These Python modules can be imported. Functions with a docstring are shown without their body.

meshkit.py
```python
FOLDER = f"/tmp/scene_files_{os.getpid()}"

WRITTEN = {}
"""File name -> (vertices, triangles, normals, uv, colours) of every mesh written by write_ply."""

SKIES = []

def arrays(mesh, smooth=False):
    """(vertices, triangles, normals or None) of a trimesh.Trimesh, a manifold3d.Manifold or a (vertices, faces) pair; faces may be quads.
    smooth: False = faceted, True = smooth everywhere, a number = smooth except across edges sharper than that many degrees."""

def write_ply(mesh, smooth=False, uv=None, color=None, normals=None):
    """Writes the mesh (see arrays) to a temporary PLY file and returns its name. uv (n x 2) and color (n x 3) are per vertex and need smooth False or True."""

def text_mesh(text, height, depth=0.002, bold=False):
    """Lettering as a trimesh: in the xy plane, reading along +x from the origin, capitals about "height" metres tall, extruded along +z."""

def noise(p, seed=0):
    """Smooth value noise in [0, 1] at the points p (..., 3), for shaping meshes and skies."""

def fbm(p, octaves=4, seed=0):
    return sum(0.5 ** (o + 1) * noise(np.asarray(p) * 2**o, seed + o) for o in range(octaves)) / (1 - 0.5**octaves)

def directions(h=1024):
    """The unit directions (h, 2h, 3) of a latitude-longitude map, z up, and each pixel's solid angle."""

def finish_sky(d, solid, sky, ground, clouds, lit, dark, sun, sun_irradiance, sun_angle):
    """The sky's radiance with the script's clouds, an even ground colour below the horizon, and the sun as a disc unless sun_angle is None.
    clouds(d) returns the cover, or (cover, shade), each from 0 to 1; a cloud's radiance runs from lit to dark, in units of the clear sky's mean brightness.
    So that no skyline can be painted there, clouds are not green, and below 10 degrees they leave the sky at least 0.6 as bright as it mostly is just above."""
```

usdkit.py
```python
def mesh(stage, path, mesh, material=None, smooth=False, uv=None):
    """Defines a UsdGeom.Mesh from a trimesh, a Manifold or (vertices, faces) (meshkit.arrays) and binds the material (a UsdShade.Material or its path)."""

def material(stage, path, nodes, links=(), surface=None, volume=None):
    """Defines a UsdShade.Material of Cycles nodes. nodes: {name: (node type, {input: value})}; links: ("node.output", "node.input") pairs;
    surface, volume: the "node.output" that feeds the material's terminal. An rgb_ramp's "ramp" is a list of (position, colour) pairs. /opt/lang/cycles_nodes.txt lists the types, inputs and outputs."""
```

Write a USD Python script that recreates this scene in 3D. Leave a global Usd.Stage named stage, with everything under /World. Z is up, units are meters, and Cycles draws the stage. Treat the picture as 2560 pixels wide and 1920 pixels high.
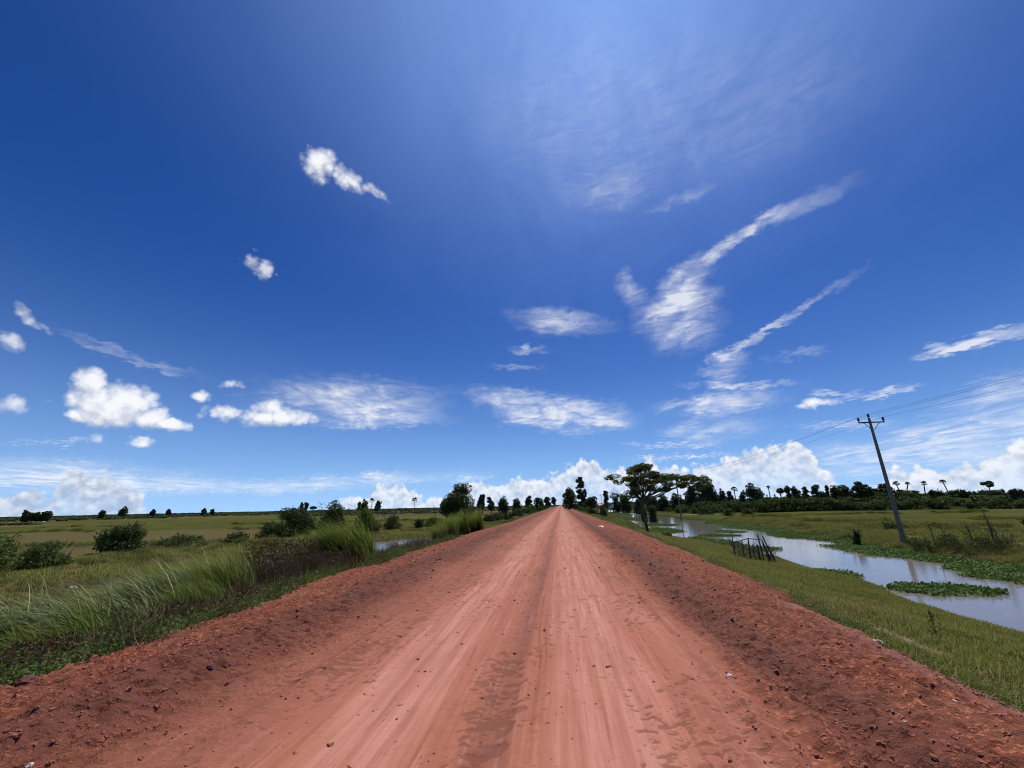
import math, random
import numpy as np, trimesh
import usdkit, meshkit
from pxr import Usd, UsdGeom, UsdLux, UsdShade, Gf, Sdf, Vt

stage = Usd.Stage.CreateInMemory()
UsdGeom.SetStageUpAxis(stage, 'Z')
UsdGeom.SetStageMetersPerUnit(stage, 1.0)
UsdGeom.Xform.Define(stage, '/World')
UsdGeom.Scope.Define(stage, '/World/Looks')

# ------------------------------------------------------------------ camera
EYE = 1.6
FWD_ROWS = [(0.9929284, 0.0535130, 0.1059693), (0.1169398, -0.2871204, -0.9507297), (-0.0204504, 0.9563986, -0.2913478)]
cam = UsdGeom.Camera.Define(stage, '/World/camera')
cam.CreateFocalLengthAttr(14.0625)
cam.CreateHorizontalApertureAttr(36.0)
cam.CreateVerticalApertureAttr(27.0)
cam.CreateClippingRangeAttr(Gf.Vec2f(0.05, 100000))
_R = np.array(FWD_ROWS)
_m = np.eye(4); _m[:3, :3] = _R.T; _m[3, :3] = (0, 0, EYE)
cam.AddTransformOp().Set(Gf.Matrix4d(*_m.ravel().tolist()))
EXPOSURE = 0.0
cam.CreateExposureAttr(EXPOSURE)

# ------------------------------------------------------------------ sky and sun
SUN_AZ, SUN_EL = math.radians(17.0), math.radians(65.0)
SKY_STRENGTH = 0.1
CUMULI = [(-54.47, 12.61, 2.12, 1.8, 1.795, 1), (-53.92, 10.79, 2.44, 2.22, 1.965, 1), (-51.35, 11.21, 2.72, 2.61, 2.371, 1), (-52.1, 9.98, 3.93, 2.27, -3.025, 1), (-54.28, 9.42, 1.66, 1.22, -3.065, 1), (-49.6, 9.82, 2.84, 1.69, -3.047, 1), (-47.49, 9.17, 2.68, 0.95, 3.053, 1), (-45.15, 12.64, 1.24, 1.01, -3.054, 0.8), (-44.74, 11.14, 1.21, 0.68, -2.308, 0.5), (-42.98, 14.41, 2.12, 0.73, -2.991, 0.55), (-42.68, 11.11, 1.82, 1.35, -3.087, 0.85), (-37.55, 11.1, 5.57, 1.65, -3.056, 1), (-38.65, 12.12, 2.39, 1.64, -3.07, 0.9), (-33.25, 11.09, 1.4, 1.34, 2.37, 0.55), (-26.99, 11.05, 2.3, 1.43, -3.116, 0.5), (-49.55, 7.1, 1.32, 0.78, -3.111, 0.8), (-58.89, 9.47, 1.57, 1.35, -3.109, 0.5), (-56.86, 10.08, 0.77, 0.62, -3.048, 0.35), (-52.5, 7.19, 1.07, 0.66, -3.105, 0.6), (-59.91, 17.74, 2.01, 0.8, 2.405, 0.5), (-58.29, 16.75, 1.67, 0.58, 2.562, 0.35), (-60.2, 15.09, 1.54, 1.1, 2.626, 0.6), (-55.78, 15.8, 2.23, 0.84, 2.891, 0.25), (-36.98, 41.73, 3.5, 2.52, -2.789, 0.85), (-32.84, 41.28, 3.78, 1.89, 3.028, 0.7), (-28.39, 40.75, 3.99, 1.08, 2.969, 0.5), (-42.2, 28.88, 2.72, 2.13, 2.811, 0.6), (31.97, 10.51, 2.37, 0.76, 2.978, 0.8), (30.35, 10.4, 1.28, 0.47, 2.99, 0.6)]
CIRRUS = [(18.01, 23.52, 7.4, 5.45, 2.92, 0.8), (12.29, 28.66, 3.46, 2.01, 1.767, 0.55), (19.75, 26.05, 6.22, 2.31, -3.106, 0.6), (19.02, 26.46, 8.19, 2.11, -2.66, 0.5), (18.91, 29.07, 5.67, 1.48, -2.725, 0.7), (26.68, 31.18, 6.9, 1.08, -2.8, 0.75), (31.54, 32.39, 4.68, 1.19, -2.976, 0.55), (36.57, 32.35, 5.71, 1.45, -3.105, 0.2), (29.0, 20.06, 12.48, 0.8, -2.746, 0.7), (23.06, 16.06, 3.63, 2.9, -2.412, 0.5), (1.64, 25.38, 9.87, 2.5, 2.99, 0.6), (-3.49, 21.72, 3.68, 0.8, 3.024, 0.35), (-5.7, 19.33, 4.85, 0.57, 3.118, 0.35), (-0.03, 12.61, 13.87, 3.29, 2.995, 1.0), (6.11, 10.99, 6.64, 1.33, 3.027, 0.7), (-28.36, 13.8, 15.36, 4.26, -3.109, 0.75), (-23.48, 11.91, 10.72, 1.85, -3.138, 0.5), (-8.77, 15.54, 8.9, 1.6, 3.065, 0.4), (21.21, 11.97, 9.33, 2.13, 3.13, 0.9), (23.86, 13.99, 8.09, 0.65, 3.021, 0.9), (20.24, 8.76, 7.43, 2.12, 3.125, 0.6), (15.7, 7.24, 7.86, 0.47, 3.087, 0.8), (44.62, 13.91, 5.14, 0.81, -3.09, 1.3), (37.77, 10.62, 3.46, 0.49, -3.109, 0.8), (33.51, 11.24, 3.87, 0.62, 2.868, 0.5), (30.78, 16.48, 4.35, 0.75, 3.078, 0.35), (33.51, 7.88, 5.52, 0.78, 3.092, 0.5), (46.2, 7.69, 7.64, 3.67, -2.949, 0.6), (41.58, 4.75, 9.86, 3.33, -3.141, 0.65), (34.04, 3.93, 9.85, 2.51, 3.111, 0.5), (11.99, 41.29, 9.52, 3.22, 3.093, 0.25), (21.15, 37.84, 6.53, 1.03, -3.123, 0.3), (-55.0, 3.53, 15.53, 2.15, 3.125, 0.75), (-44.49, 2.8, 18.12, 1.27, 3.131, 0.6), (-26.94, 3.39, 20.51, 1.32, -3.088, 0.5), (-55.17, 6.7, 3.54, 0.26, -3.016, 0.6), (15.98, 5.67, 9.72, 0.26, 3.134, 0.9), (-12.21, 3.81, 3.86, 0.49, -3.019, 0.8), (-24.01, 4.26, 4.06, 0.73, -3.053, 0.8), (-51.91, 15.87, 8.32, 0.57, 2.962, 0.35), (9.26, 49.12, 29.43, 13.18, 2.999, 0.12), (31.47, 45.15, 19.71, 9.55, 2.937, 0.12)]
BANK = [(-61.65, 1.71), (-57.86, 2.67), (-56.57, 2.94), (-55.61, 2.37), (-54.71, 2.17), (-54.5, 3.55), (-54.04, 5.06), (-53.5, 5.67), (-52.81, 4.56), (-52.22, 4.09), (-51.72, 4.42), (-50.48, 4.01), (-49.09, 3.02), (-48.08, 2.55), (-47.42, 1.55), (-46.73, 0.34), (-38.88, -0.06), (-34.03, 0.52), (-31.91, 1.29), (-30.16, 2.05), (-27.81, 2.23), (-25.87, 2.37), (-24.49, 3.9), (-21.92, 3.84), (-19.22, 2.3), (-16.56, 2.43), (-14.41, 3.41), (-11.1, 4.18), (-8.32, 3.75), (-5.51, 4.29), (-2.72, 3.9), (-1.3, 4.51), (0.14, 5.45), (1.85, 6.22), (4.64, 6.6), (7.26, 5.56), (8.82, 5.22), (10.95, 5.65), (12.34, 6.52), (13.49, 5.51), (15.89, 5.01), (18.27, 4.97), (20.2, 5.49), (22.1, 6.14), (23.48, 6.51), (25.23, 6.73), (27.31, 6.91), (28.81, 7.49), (29.48, 6.95), (30.21, 5.82), (30.8, 4.2), (31.12, 3.09), (31.98, 2.17), (33.17, 1.4), (34.6, 2.02), (35.38, 2.67), (36.25, 3.13), (38.04, 3.74), (39.39, 3.46), (40.76, 3.48), (41.82, 3.6), (42.97, 4.21), (44.1, 4.87), (44.91, 5.29), (45.69, 5.71), (48.83, 6.45), (51.55, 3.16)]


class Graph:
    """collects Cycles nodes; a string argument 'node.output' becomes a link"""
    def __init__(self):
        self.nodes, self.links = {}, []
    def add(self, kind, out, **inputs):
        name = 'n%d' % len(self.nodes)
        fixed = {}
        for k, v in inputs.items():
            if isinstance(v, str) and '.' in v:
                self.links.append((v, name + '.' + k))
            else:
                fixed[k] = v
        self.nodes[name] = (kind, fixed)
        return name + '.' + out
    def m(self, op, a, b=0.0, c=None, clamp=False):
        kw = dict(math_type=op, value1=a, value2=b)
        if c is not None: kw['value3'] = c
        if clamp: kw['use_clamp'] = True
        return self.add('math', 'value', **kw)
    def noise(self, vec, scale, detail=2.0, rough=0.5, dist=0.0, typ='fBM'):
        return self.add('noise_texture', 'fac', vector=vec, scale=scale, detail=detail, roughness=rough, distortion=dist, type=typ)
    def step(self, v, lo, hi, a=0.0, b=1.0):
        return self.add('map_range', 'result', range_type='smoothstep', value=v, from_min=lo, from_max=hi, to_min=a, to_max=b, clamp=True)
    def lin(self, v, lo, hi, a=0.0, b=1.0):
        return self.add('map_range', 'result', range_type='linear', value=v, from_min=lo, from_max=hi, to_min=a, to_max=b, clamp=True)
    def mix(self, f, a, b, blend='mix'):
        return self.add('mix_color', 'result', blend_type=blend, fac=f, a=a, b=b, use_clamp=True)
    def ramp(self, f, stops):
        return self.add('rgb_ramp', 'color', fac=f, ramp=stops)
    def vec(self, x, y, z):
        return self.add('combine_xyz', 'vector', x=x, y=y, z=z)
    def build(self, name, surface=None, volume=None):
        return usdkit.material(stage, '/World/Looks/' + name, self.nodes, self.links, surface=surface, volume=volume)

def sky_material():
    g = Graph()
    d = g.add('texture_coordinate', 'generated')
    sep = g.add('separate_xyz', 'x', vector=d).split('.')[0]
    X, Yc, Z = sep + '.x', sep + '.y', sep + '.z'
    az = g.m('multiply', g.m('arctan2', X, Yc), 180 / math.pi)
    el = g.m('multiply', g.m('arcsine', Z), 180 / math.pi)
    # gentle warp so that outlines are ragged
    wn = g.add('noise_texture', 'color', vector=d, scale=22.0, detail=4.0, roughness=0.6)
    ws = g.add('separate_xyz', 'x', vector=wn).split('.')[0]
    waz = g.m('multiply_add', g.m('subtract', ws + '.x', 0.5), 2.4, az)
    wel = g.m('multiply_add', g.m('subtract', ws + '.y', 0.5), 1.6, el)
    p = g.vec(waz, wel, 1.0)
    pup = g.vec(waz, g.m('add', wel, 1.0), 1.0)
    def ellipse(vec, a, e, rx, ry, t):
        """squared distance from the ellipse's centre, 1 on its rim; vec = (az, el, 1)"""
        c, n = math.cos(t), math.sin(t)
        A, B = (c / rx, n / rx), (-n / ry, c / ry)
        qx = g.add('vector_math', 'value', math_type='dot_product', vector1=vec, vector2=(*A, -a * A[0] - e * A[1]))
        qy = g.add('vector_math', 'value', math_type='dot_product', vector1=vec, vector2=(*B, -a * B[0] - e * B[1]))
        return g.m('multiply_add', qx, qx, g.m('multiply', qy, qy))
    def blobs(vec, table):
        acc = None
        for *row, w in table:
            s = g.m('multiply_add', ellipse(vec, *row), -w, w)
            acc = g.m('maximum', s, 0.0) if acc is None else g.m('maximum', acc, s)
        return acc
    rng = random.Random(5)
    extra = [(rng.uniform(75, 285), rng.uniform(8, 30), rng.uniform(2, 5), rng.uniform(1, 2), rng.uniform(-.2, .2), .8) for _ in range(8)]
    extra = [((a + 180) % 360 - 180, *r) for a, *r in extra]
    D = blobs(p, CUMULI + extra)
    Dup = blobs(pup, CUMULI)
    # cauliflower lumps, and the same a little higher, for shading from above
    dup_ = g.add('vector_math', 'vector', math_type='add', vector1=d, vector2=(0.002, 0.004, 0.011))
    def lump(vec):
        v1 = g.add('voronoi_texture', 'distance', feature='f1', vector=vec, scale=34.0, detail=1.0, roughness=0.55)
        n = g.noise(vec, 40.0, 5.0, 0.6)
        v2 = g.add('voronoi_texture', 'distance', feature='f1', vector=vec, scale=88.0, detail=1.0, roughness=0.5)
        return g.m('multiply_add', v2, -0.3, g.m('multiply_add', v1, -0.6, g.m('add', g.m('multiply', n, 0.6), 0.58)))
    L0, L1 = lump(d), lump(dup_)
    relief = g.m('subtract', L0, L1)
    # separate cumulus
    dens = g.m('multiply_add', g.m('subtract', L0, 0.42), 0.6, D)
    dens = g.m('multiply', dens, g.step(D, 0.0, 0.12))
    acu = g.step(dens, 0.06, 0.8)
    low = g.m('subtract', Dup, D)
    scu = g.m('multiply_add', low, -1.7, g.m('multiply_add', relief, 0.9, 0.74))
    # bank of cumulus along the horizon: its top as a function of the azimuth
    u = np.linspace(0, 1, 256)
    prof = np.interp(u * 130 - 65, [b[0] for b in BANK], [b[1] for b in BANK]) / 10
    top = g.add('separate_xyz', 'x', vector=g.ramp(g.lin(waz, -65, 65), [(float(t), (float(v),) * 3) for t, v in zip(u, np.clip(prof, 0, 1))]))
    hgt = g.m('subtract', g.m('multiply', top, 10.0), wel)
    bd = g.m('multiply_add', g.m('subtract', L0, 0.45), 2.2, hgt)
    abk = g.m('multiply', g.step(bd, -0.1, 0.75), g.m('multiply', g.step(top, 0.12, 0.26), g.step(el, -3.0, -1.0)))
    sbk = g.m('multiply_add', relief, 1.3, g.m('multiply_add', g.noise(d, 22.0, 4.0, 0.55), 1.1, g.lin(az, -44.0, -34.0, -0.27, 0.14)))
    # the bank thins into haze towards its foot
    abk = g.m('multiply', abk, g.lin(hgt, 0.0, 5.5, 1.0, 0.45))
    # cirrus: fibres on a high plane, in patches
    zz = g.m('add', g.m('maximum', Z, 0.0), 0.05)
    P = g.vec(g.m('divide', X, zz), g.m('divide', Yc, zz), 0.0)
    Pr = g.add('mapping', 'vector', mapping_type='point', vector=P, rotation=(0, 0, 0.28), scale=(1.0, 0.55, 1.0))
    fib = g.noise(Pr, 3.2, 7.0, 0.62, 0.6)
    fib2 = g.noise(P, 11.0, 5.0, 0.6, 0.3)
    fib3 = g.noise(g.vec(g.m('multiply', az, 0.2), g.m('multiply', g.m('multiply_add', fib, 1.6, el), 0.8), 0.0), 1.0, 7.0, 0.6, 0.9)
    wp = g.vec(g.m('multiply_add', g.m('subtract', fib, 0.5), 8.0, waz), g.m('multiply_add', g.m('subtract', fib2, 0.5), 2.6, wel), 1.0)
    acc = None
    for a, e, rx, ry, t, w in CIRRUS:
        s = g.m('maximum', g.m('subtract', 1.0, ellipse(wp, a, e, rx, ry, t)), 0.0)
        s = g.m('multiply', s, s)
        acc = g.m('multiply', s, w) if acc is None else g.m('multiply_add', s, w, acc)
    fm = g.m('multiply', g.m('multiply_add', g.lin(fib, 0.3, 0.72), 1.1, 0.12), g.m('multiply_add', g.lin(fib3, 0.34, 0.7), 1.15, 0.3))
    aci = g.m('minimum', g.m('multiply', g.m('multiply', acc, fm), 1.0), 0.75)
    # clear sky
    sky = g.add('sky_texture', 'color', sky_type='single_scattering', sun_disc=False, sun_elevation=SUN_EL, sun_rotation=SUN_AZ, air_density=1.0, aerosol_density=0.15, ozone_density=3.0, altitude=20.0)
    sky = g.mix(1.0, sky, SKY_TINT, 'multiply')
    # pale humid air near the horizon
    sky = g.mix(g.m('multiply', g.m('power', g.m('subtract', 1.0, g.m('minimum', g.m('maximum', Z, 0.0), 1.0)), 6.0), 0.85), sky, HORIZON_AIR)
    # veil of thin high cloud lit up around the sun
    sd = g.add('vector_math', 'value', math_type='dot_product', vector1=d, vector2=tuple(float(v) for v in SUN_DIR))
    glow = g.m('power', g.m('maximum', sd, 0.0), 8.0)
    glow = g.m('multiply', glow, g.m('multiply_add', fib, 0.8, 0.6))
    sky = g.add('mix_color', 'result', blend_type='add', fac=glow, a=sky, b=SUN_VEIL, use_clamp=False)
    c = g.mix(aci, sky, CLOUD_WHITE)
    c = g.mix(abk, c, g.mix(g.m('minimum', g.m('maximum', sbk, 0.0), 1.0), CLOUD_GREY, CLOUD_WHITE))
    c = g.mix(acu, c, g.mix(g.m('minimum', g.m('maximum', scu, 0.0), 1.0), CLOUD_GREY, CLOUD_WHITE))
    bg = g.add('background_shader', 'background', color=c, strength=SKY_STRENGTH)
    return g.build('sky', surface=bg)

SKY_TINT, HORIZON_AIR, SUN_VEIL = (0.08, 0.3, 0.74), (4.5, 7.4, 11.8), (2.1, 3.0, 4.9)
SUN_DIR = np.array([math.sin(SUN_AZ) * math.cos(SUN_EL), math.cos(SUN_AZ) * math.cos(SUN_EL), math.sin(SUN_EL)])
CLOUD_WHITE, CLOUD_GREY = (9.3, 9.5, 9.9), (4.2, 5.0, 6.4)
dome = UsdLux.DomeLight.Define(stage, '/World/sky')
UsdShade.MaterialBindingAPI.Apply(dome.GetPrim()).Bind(sky_material())
for k, v in (('kind', 'structure'), ('label', 'deep blue sky with cumulus along the horizon and wisps of cirrus'), ('category', 'sky')):
    dome.GetPrim().SetCustomDataByKey(k, v)

sun = UsdLux.DistantLight.Define(stage, '/World/sun')
sun.CreateIntensityAttr(1.15)
sun.CreateNormalizeAttr(True)
sun.CreateAngleAttr(0.53)
sun.CreateColorAttr(Gf.Vec3f(1.0, 0.96, 0.9))
_s = SUN_DIR
sun.AddTransformOp().Set(Gf.Matrix4d().SetRotate(Gf.Rotation(Gf.Vec3d(0, 0, 1), Gf.Vec3d(*_s.tolist()))))
TREES = [
    (-27.46, 110, 7.93, 9.66, 'round', 'large round-crowned dark tree standing beyond the left ditch, tallest on the left side'),
    (-32.16, 160, 6.47, 2.21, 'tall', 'slim tree just right of the big round tree, with a thin bare lower trunk'),
    (-31.07, 163, 6.98, 1.77, 'tall', 'narrow tree touching the slim tree right of the big round tree'),
    (-28.9, 172, 5.73, 3.2, 'tall', 'small tree with a notched crown, third to the right of the big round tree'),
    (-20.74, 150, 5.38, 4.09, 'round', 'broad dark tree in the left row, with a pointed top'),
    (-17.9, 170, 4.96, 4.27, 'round', 'rounded green tree in the left row above the bright roadside bushes'),
    (-15.16, 190, 6.48, 3.83, 'tall', 'dark upright squarish tree in the left row nearer the road'),
    (-11.45, 220, 5.68, 5.66, 'round', 'low dark tree at the far end of the left row'),
    (-7.65, 235, 6.29, 4.01, 'tall', 'pointed tree second from the road at the far left'),
    (-4.35, 250, 6.27, 3.31, 'tall', 'thin pale tree last before the road on the left'),
    (-150.99, 300, 7.33, 4.44, 'tall', 'small tree leftmost in the clump above the tall reed clump'),
    (-149.64, 305, 9.12, 6.43, 'round', 'rounded tree in the clump above the tall reed clump, left of the fan palm'),
    (-141.68, 310, 8.11, 5.19, 'round', 'rounded tree just right of the fan palm above the tall reed clump'),
    (-224.13, 340, 8.57, 4.46, 'round', 'left tree of a small twin-crowned pair on the left horizon'),
    (-219.85, 340, 8.81, 4.08, 'tall', 'right tree of a small twin-crowned pair on the left horizon'),
    (-216.7, 345, 4.72, 7.12, 'umbrella', 'low flat-topped tree on the left horizon right of the twin pair'),
    (-279.57, 190, 4.92, 6.9, 'round', 'wind-leaning tree at the left end of the far left grove'),
    (-276.06, 192, 3.81, 6.92, 'round', 'wide low tree in the middle of the far left grove'),
    (-272.96, 194, 4.14, 6.95, 'round', 'wide low tree closing the far left grove on its right'),
    (-370.41, 300, 5.17, 6.67, 'round', 'small squarish tree on the left horizon, right of the far left grove'),
    (-351.62, 300, 7.61, 9.52, 'round', 'round tree standing above the left horizon, largest of the scattered ones'),
    (-346.25, 320, 5.12, 5.75, 'round', 'small tree on the left horizon right of the largest scattered one'),
    (-341.54, 330, 5.27, 5.48, 'round', 'small round tree on the left horizon, second right of the largest scattered one'),
    (-316.81, 340, 5.38, 5.52, 'round', 'small round tree on the left horizon above the shrubs of the field edge'),
    (-313.08, 345, 4.58, 3.98, 'round', 'tiny tree on the left horizon beside a small round tree'),
    (3.18, 150, 7.59, 5.62, 'round', 'dense dark tree rising where the road meets the horizon, at its right edge'),
    (8.12, 165, 11.92, 6.76, 'layered', 'tall layered tree with gaps of sky behind the dense dark roadside tree'),
    (6.09, 95, 3.11, 3.53, 'loose', 'small leafy multi-stemmed tree at the right roadside below the tall layered tree'),
    (21.22, 200, 7.68, 4.59, 'layered', 'pointed dark tree between the distant power poles and the village roofs'),
    (24.86, 190, 4.85, 3.99, 'round', 'low tree left of the lone flat-topped roadside tree'),
    (26.32, 175, 5.14, 4.45, 'round', 'dark tree just left of the lone flat-topped tree, touching its leaves'),
    (28.78, 160, 3.86, 3.9, 'round', 'dark tree seen under the left side of the flat-topped canopy'),
    (32.89, 158, 4.58, 5.1, 'round', 'dark broad tree seen behind the trunk of the flat-topped tree'),
    (38.84, 165, 5.05, 4.55, 'round', 'tree seen under the right side of the flat-topped canopy'),
    (45.22, 170, 5.19, 5.71, 'round', 'hazy tree left of the large crown behind the second power pole'),
    (44.26, 148, 7.38, 5.06, 'round', 'dark tree leaning against the left side of the large right-hand crown'),
    (46.39, 140, 10.23, 7.67, 'round', 'largest rounded tree right of the second power pole'),
    (56.39, 155, 5.87, 2.94, 'round', 'low hazy tree right of the largest right-hand crown'),
    (60.9, 160, 5.8, 2.61, 'tall', 'small open tree left of the fan palm behind the hedge'),
    (67.4, 165, 5.67, 2.53, 'round', 'low tree right of the fan palm behind the hedge'),
    (65.61, 150, 7.57, 6.86, 'round', 'broad domed tree with a jagged top behind the right hedge'),
    (82.67, 168, 6.13, 3.65, 'umbrella', 'spreading flat tree behind the hedge with sky under its limbs'),
    (84.01, 165, 6.7, 2.33, 'tall', 'dark upright tree behind the hedge right of the spreading flat tree'),
    (88.54, 168, 6.71, 3.06, 'round', 'open tree behind the hedge in the middle of the right treeline'),
    (94.06, 172, 6.29, 4.54, 'layered', 'sparse tree of flat layers in the right treeline'),
    (94.1, 165, 7.15, 4.19, 'tall', 'tall square-topped dark tree in the right treeline'),
    (100.08, 170, 6.64, 2.22, 'layered', 'thin tree with level branches in the right treeline'),
    (100.29, 166, 6.6, 3.24, 'round', 'dark bushy tree right of the thin level-branched tree'),
    (102.24, 163, 6.41, 5.14, 'round', 'wide dark tree left of the tall notched one in the treeline'),
    (104.93, 160, 7.71, 4.62, 'tall', 'tall notched dark tree, highest of the right treeline left of the leaning pole'),
    (110.58, 164, 6.52, 2.88, 'round', 'tree just right of the tall notched one in the treeline'),
    (115.95, 168, 4.99, 3.47, 'round', 'pale low tree just left of the leaning pole'),
    (118.45, 166, 6.83, 4.85, 'round', 'tree directly behind the upper shaft of the nearest power pole'),
    (125.52, 170, 4.4, 3.74, 'round', 'low tree at the right end of the treeline under the twin palms'),
    (136.44, 150, 6.03, 4.73, 'umbrella', 'lone wind-shaped tree on the scrub rise at the far right'),
    (120.16, 150, 3.83, 1.74, 'round', 'small round tree on the skyline between two single palms'),
    (129.3, 150, 3.73, 2.28, 'round', 'small low tree on the skyline right of the last single palm'),
    (125.08, 130, 3.33, 3.75, 'round', 'dark tree cut by the right edge of the view'),
]
PALMS = [
    (-119.06, 330, 9.73, 5.4, 'fan palm alone on the left horizon above a low bush'),
    (-145.28, 308, 9.36, 4.53, 'fan palm between two rounded trees above the tall reed clump'),
    (62.38, 158, 6.53, 2.44, 'fan palm rising above the right hedge between low trees'),
    (79.81, 170, 7.03, 1.71, 'thin palm with a tiny flat tuft in the right treeline'),
    (118.14, 160, 7.08, 2.51, 'left palm of the twin palms right of the nearest power pole'),
    (121.65, 162, 6.81, 2.03, 'right palm of the twin palms, its trunk leaning right'),
    (125.88, 160, 6.86, 2.48, 'single palm with drooping fronds right of the twin palms'),
    (131.61, 158, 7.13, 2.42, 'single palm furthest to the right on the skyline'),
]
BUSHES = [
    (-32.19, 21, 0.71, 4.69, 'leafy', 'large bright-topped bush at the left edge of the view'),
    (-31.61, 23, 0.11, 4.53, 'leafy', 'lower bush joined to the right of the large bush at the left edge'),
    (-36.92, 32, 0.72, 5.44, 'spiky', 'dark shrub with raised leafy shoots beyond the left grass'),
    (-38.16, 34, 0.89, 1.72, 'spiky', 'taller leafy shoots rising behind the dark shrub in the left field'),
    (-36.11, 37, -0.31, 5.55, 'leafy', 'long low shrub in the left field right of the spiky shrub'),
    (-31.27, 38, -0.29, 3.01, 'leafy', 'low shrub in the left field between the long shrub and the dark thicket'),
    (-33.7, 46, 0.49, 4.86, 'leafy', 'grey-green bush leaning on the left of the dark thicket'),
    (-33.45, 50, 2.0, 6.03, 'leafy', 'dark thicket with spiky shoots left of the tall reed clump'),
    (-28.68, 50, 2.73, 4.62, 'leafy', 'tallest dark thicket with a square top behind the tall reed clump'),
    (-26.46, 55, 1.83, 4.63, 'leafy', 'mid green bush behind the crest of the tall reed clump'),
    (-24.8, 60, 0.8, 3.11, 'leafy', 'low bush right of the crest of the tall reed clump'),
    (-21.55, 62, 0.06, 1.65, 'leafy', 'dark low bush on the far shore of the left pond'),
    (-20.35, 66, 0.23, 4.34, 'leafy', 'pale green mound of weeds behind the left pond'),
    (-19.05, 72, -0.02, 2.74, 'leafy', 'dark bush at the foot of the big round tree'),
    (-17.08, 75, 1.53, 4.17, 'leafy', 'bright bush in front of the big round tree'),
    (-16.43, 95, -0.08, 3.45, 'leafy', 'dark bush left of the narrow strip of ditch water'),
    (-11.56, 92, 0.06, 2.86, 'leafy', 'dark round bush right of the narrow strip of ditch water'),
    (-11.83, 120, 0.74, 2.78, 'leafy', 'bush in the left roadside row below the rounded green tree'),
    (-10.82, 150, 1.82, 5.03, 'leafy', 'bright green bush in the left roadside row'),
    (-7.87, 185, 1.42, 4.75, 'leafy', 'last green bush of the left roadside row'),
    (32.33, 46, -0.65, 2.11, 'leafy', 'round grey-green bush left of the foot of the nearest pole'),
    (24.42, 39, -0.87, 0.69, 'leafy', 'small dark bush between the canal weeds and the nearest pole'),
    (44.41, 46, -0.7, 1.36, 'spiky', 'spiky bush cut by the right edge of the view'),
    (8.43, 36, -0.88, 0.96, 'leafy', 'small dense bush on the grassy bank right of the lone tree'),
    (18.74, 90, 1.21, 1.94, 'leafy', 'dark pair-shaped bush on the far bank behind the lone tree'),
    (17.42, 92, 0.75, 1.49, 'leafy', 'narrow dark bush beside the lone tree trunk on the far bank'),
    (9.64, 100, 1.4, 2.39, 'leafy', 'roadside bush right of the multi-stemmed tree'),
]

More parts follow.
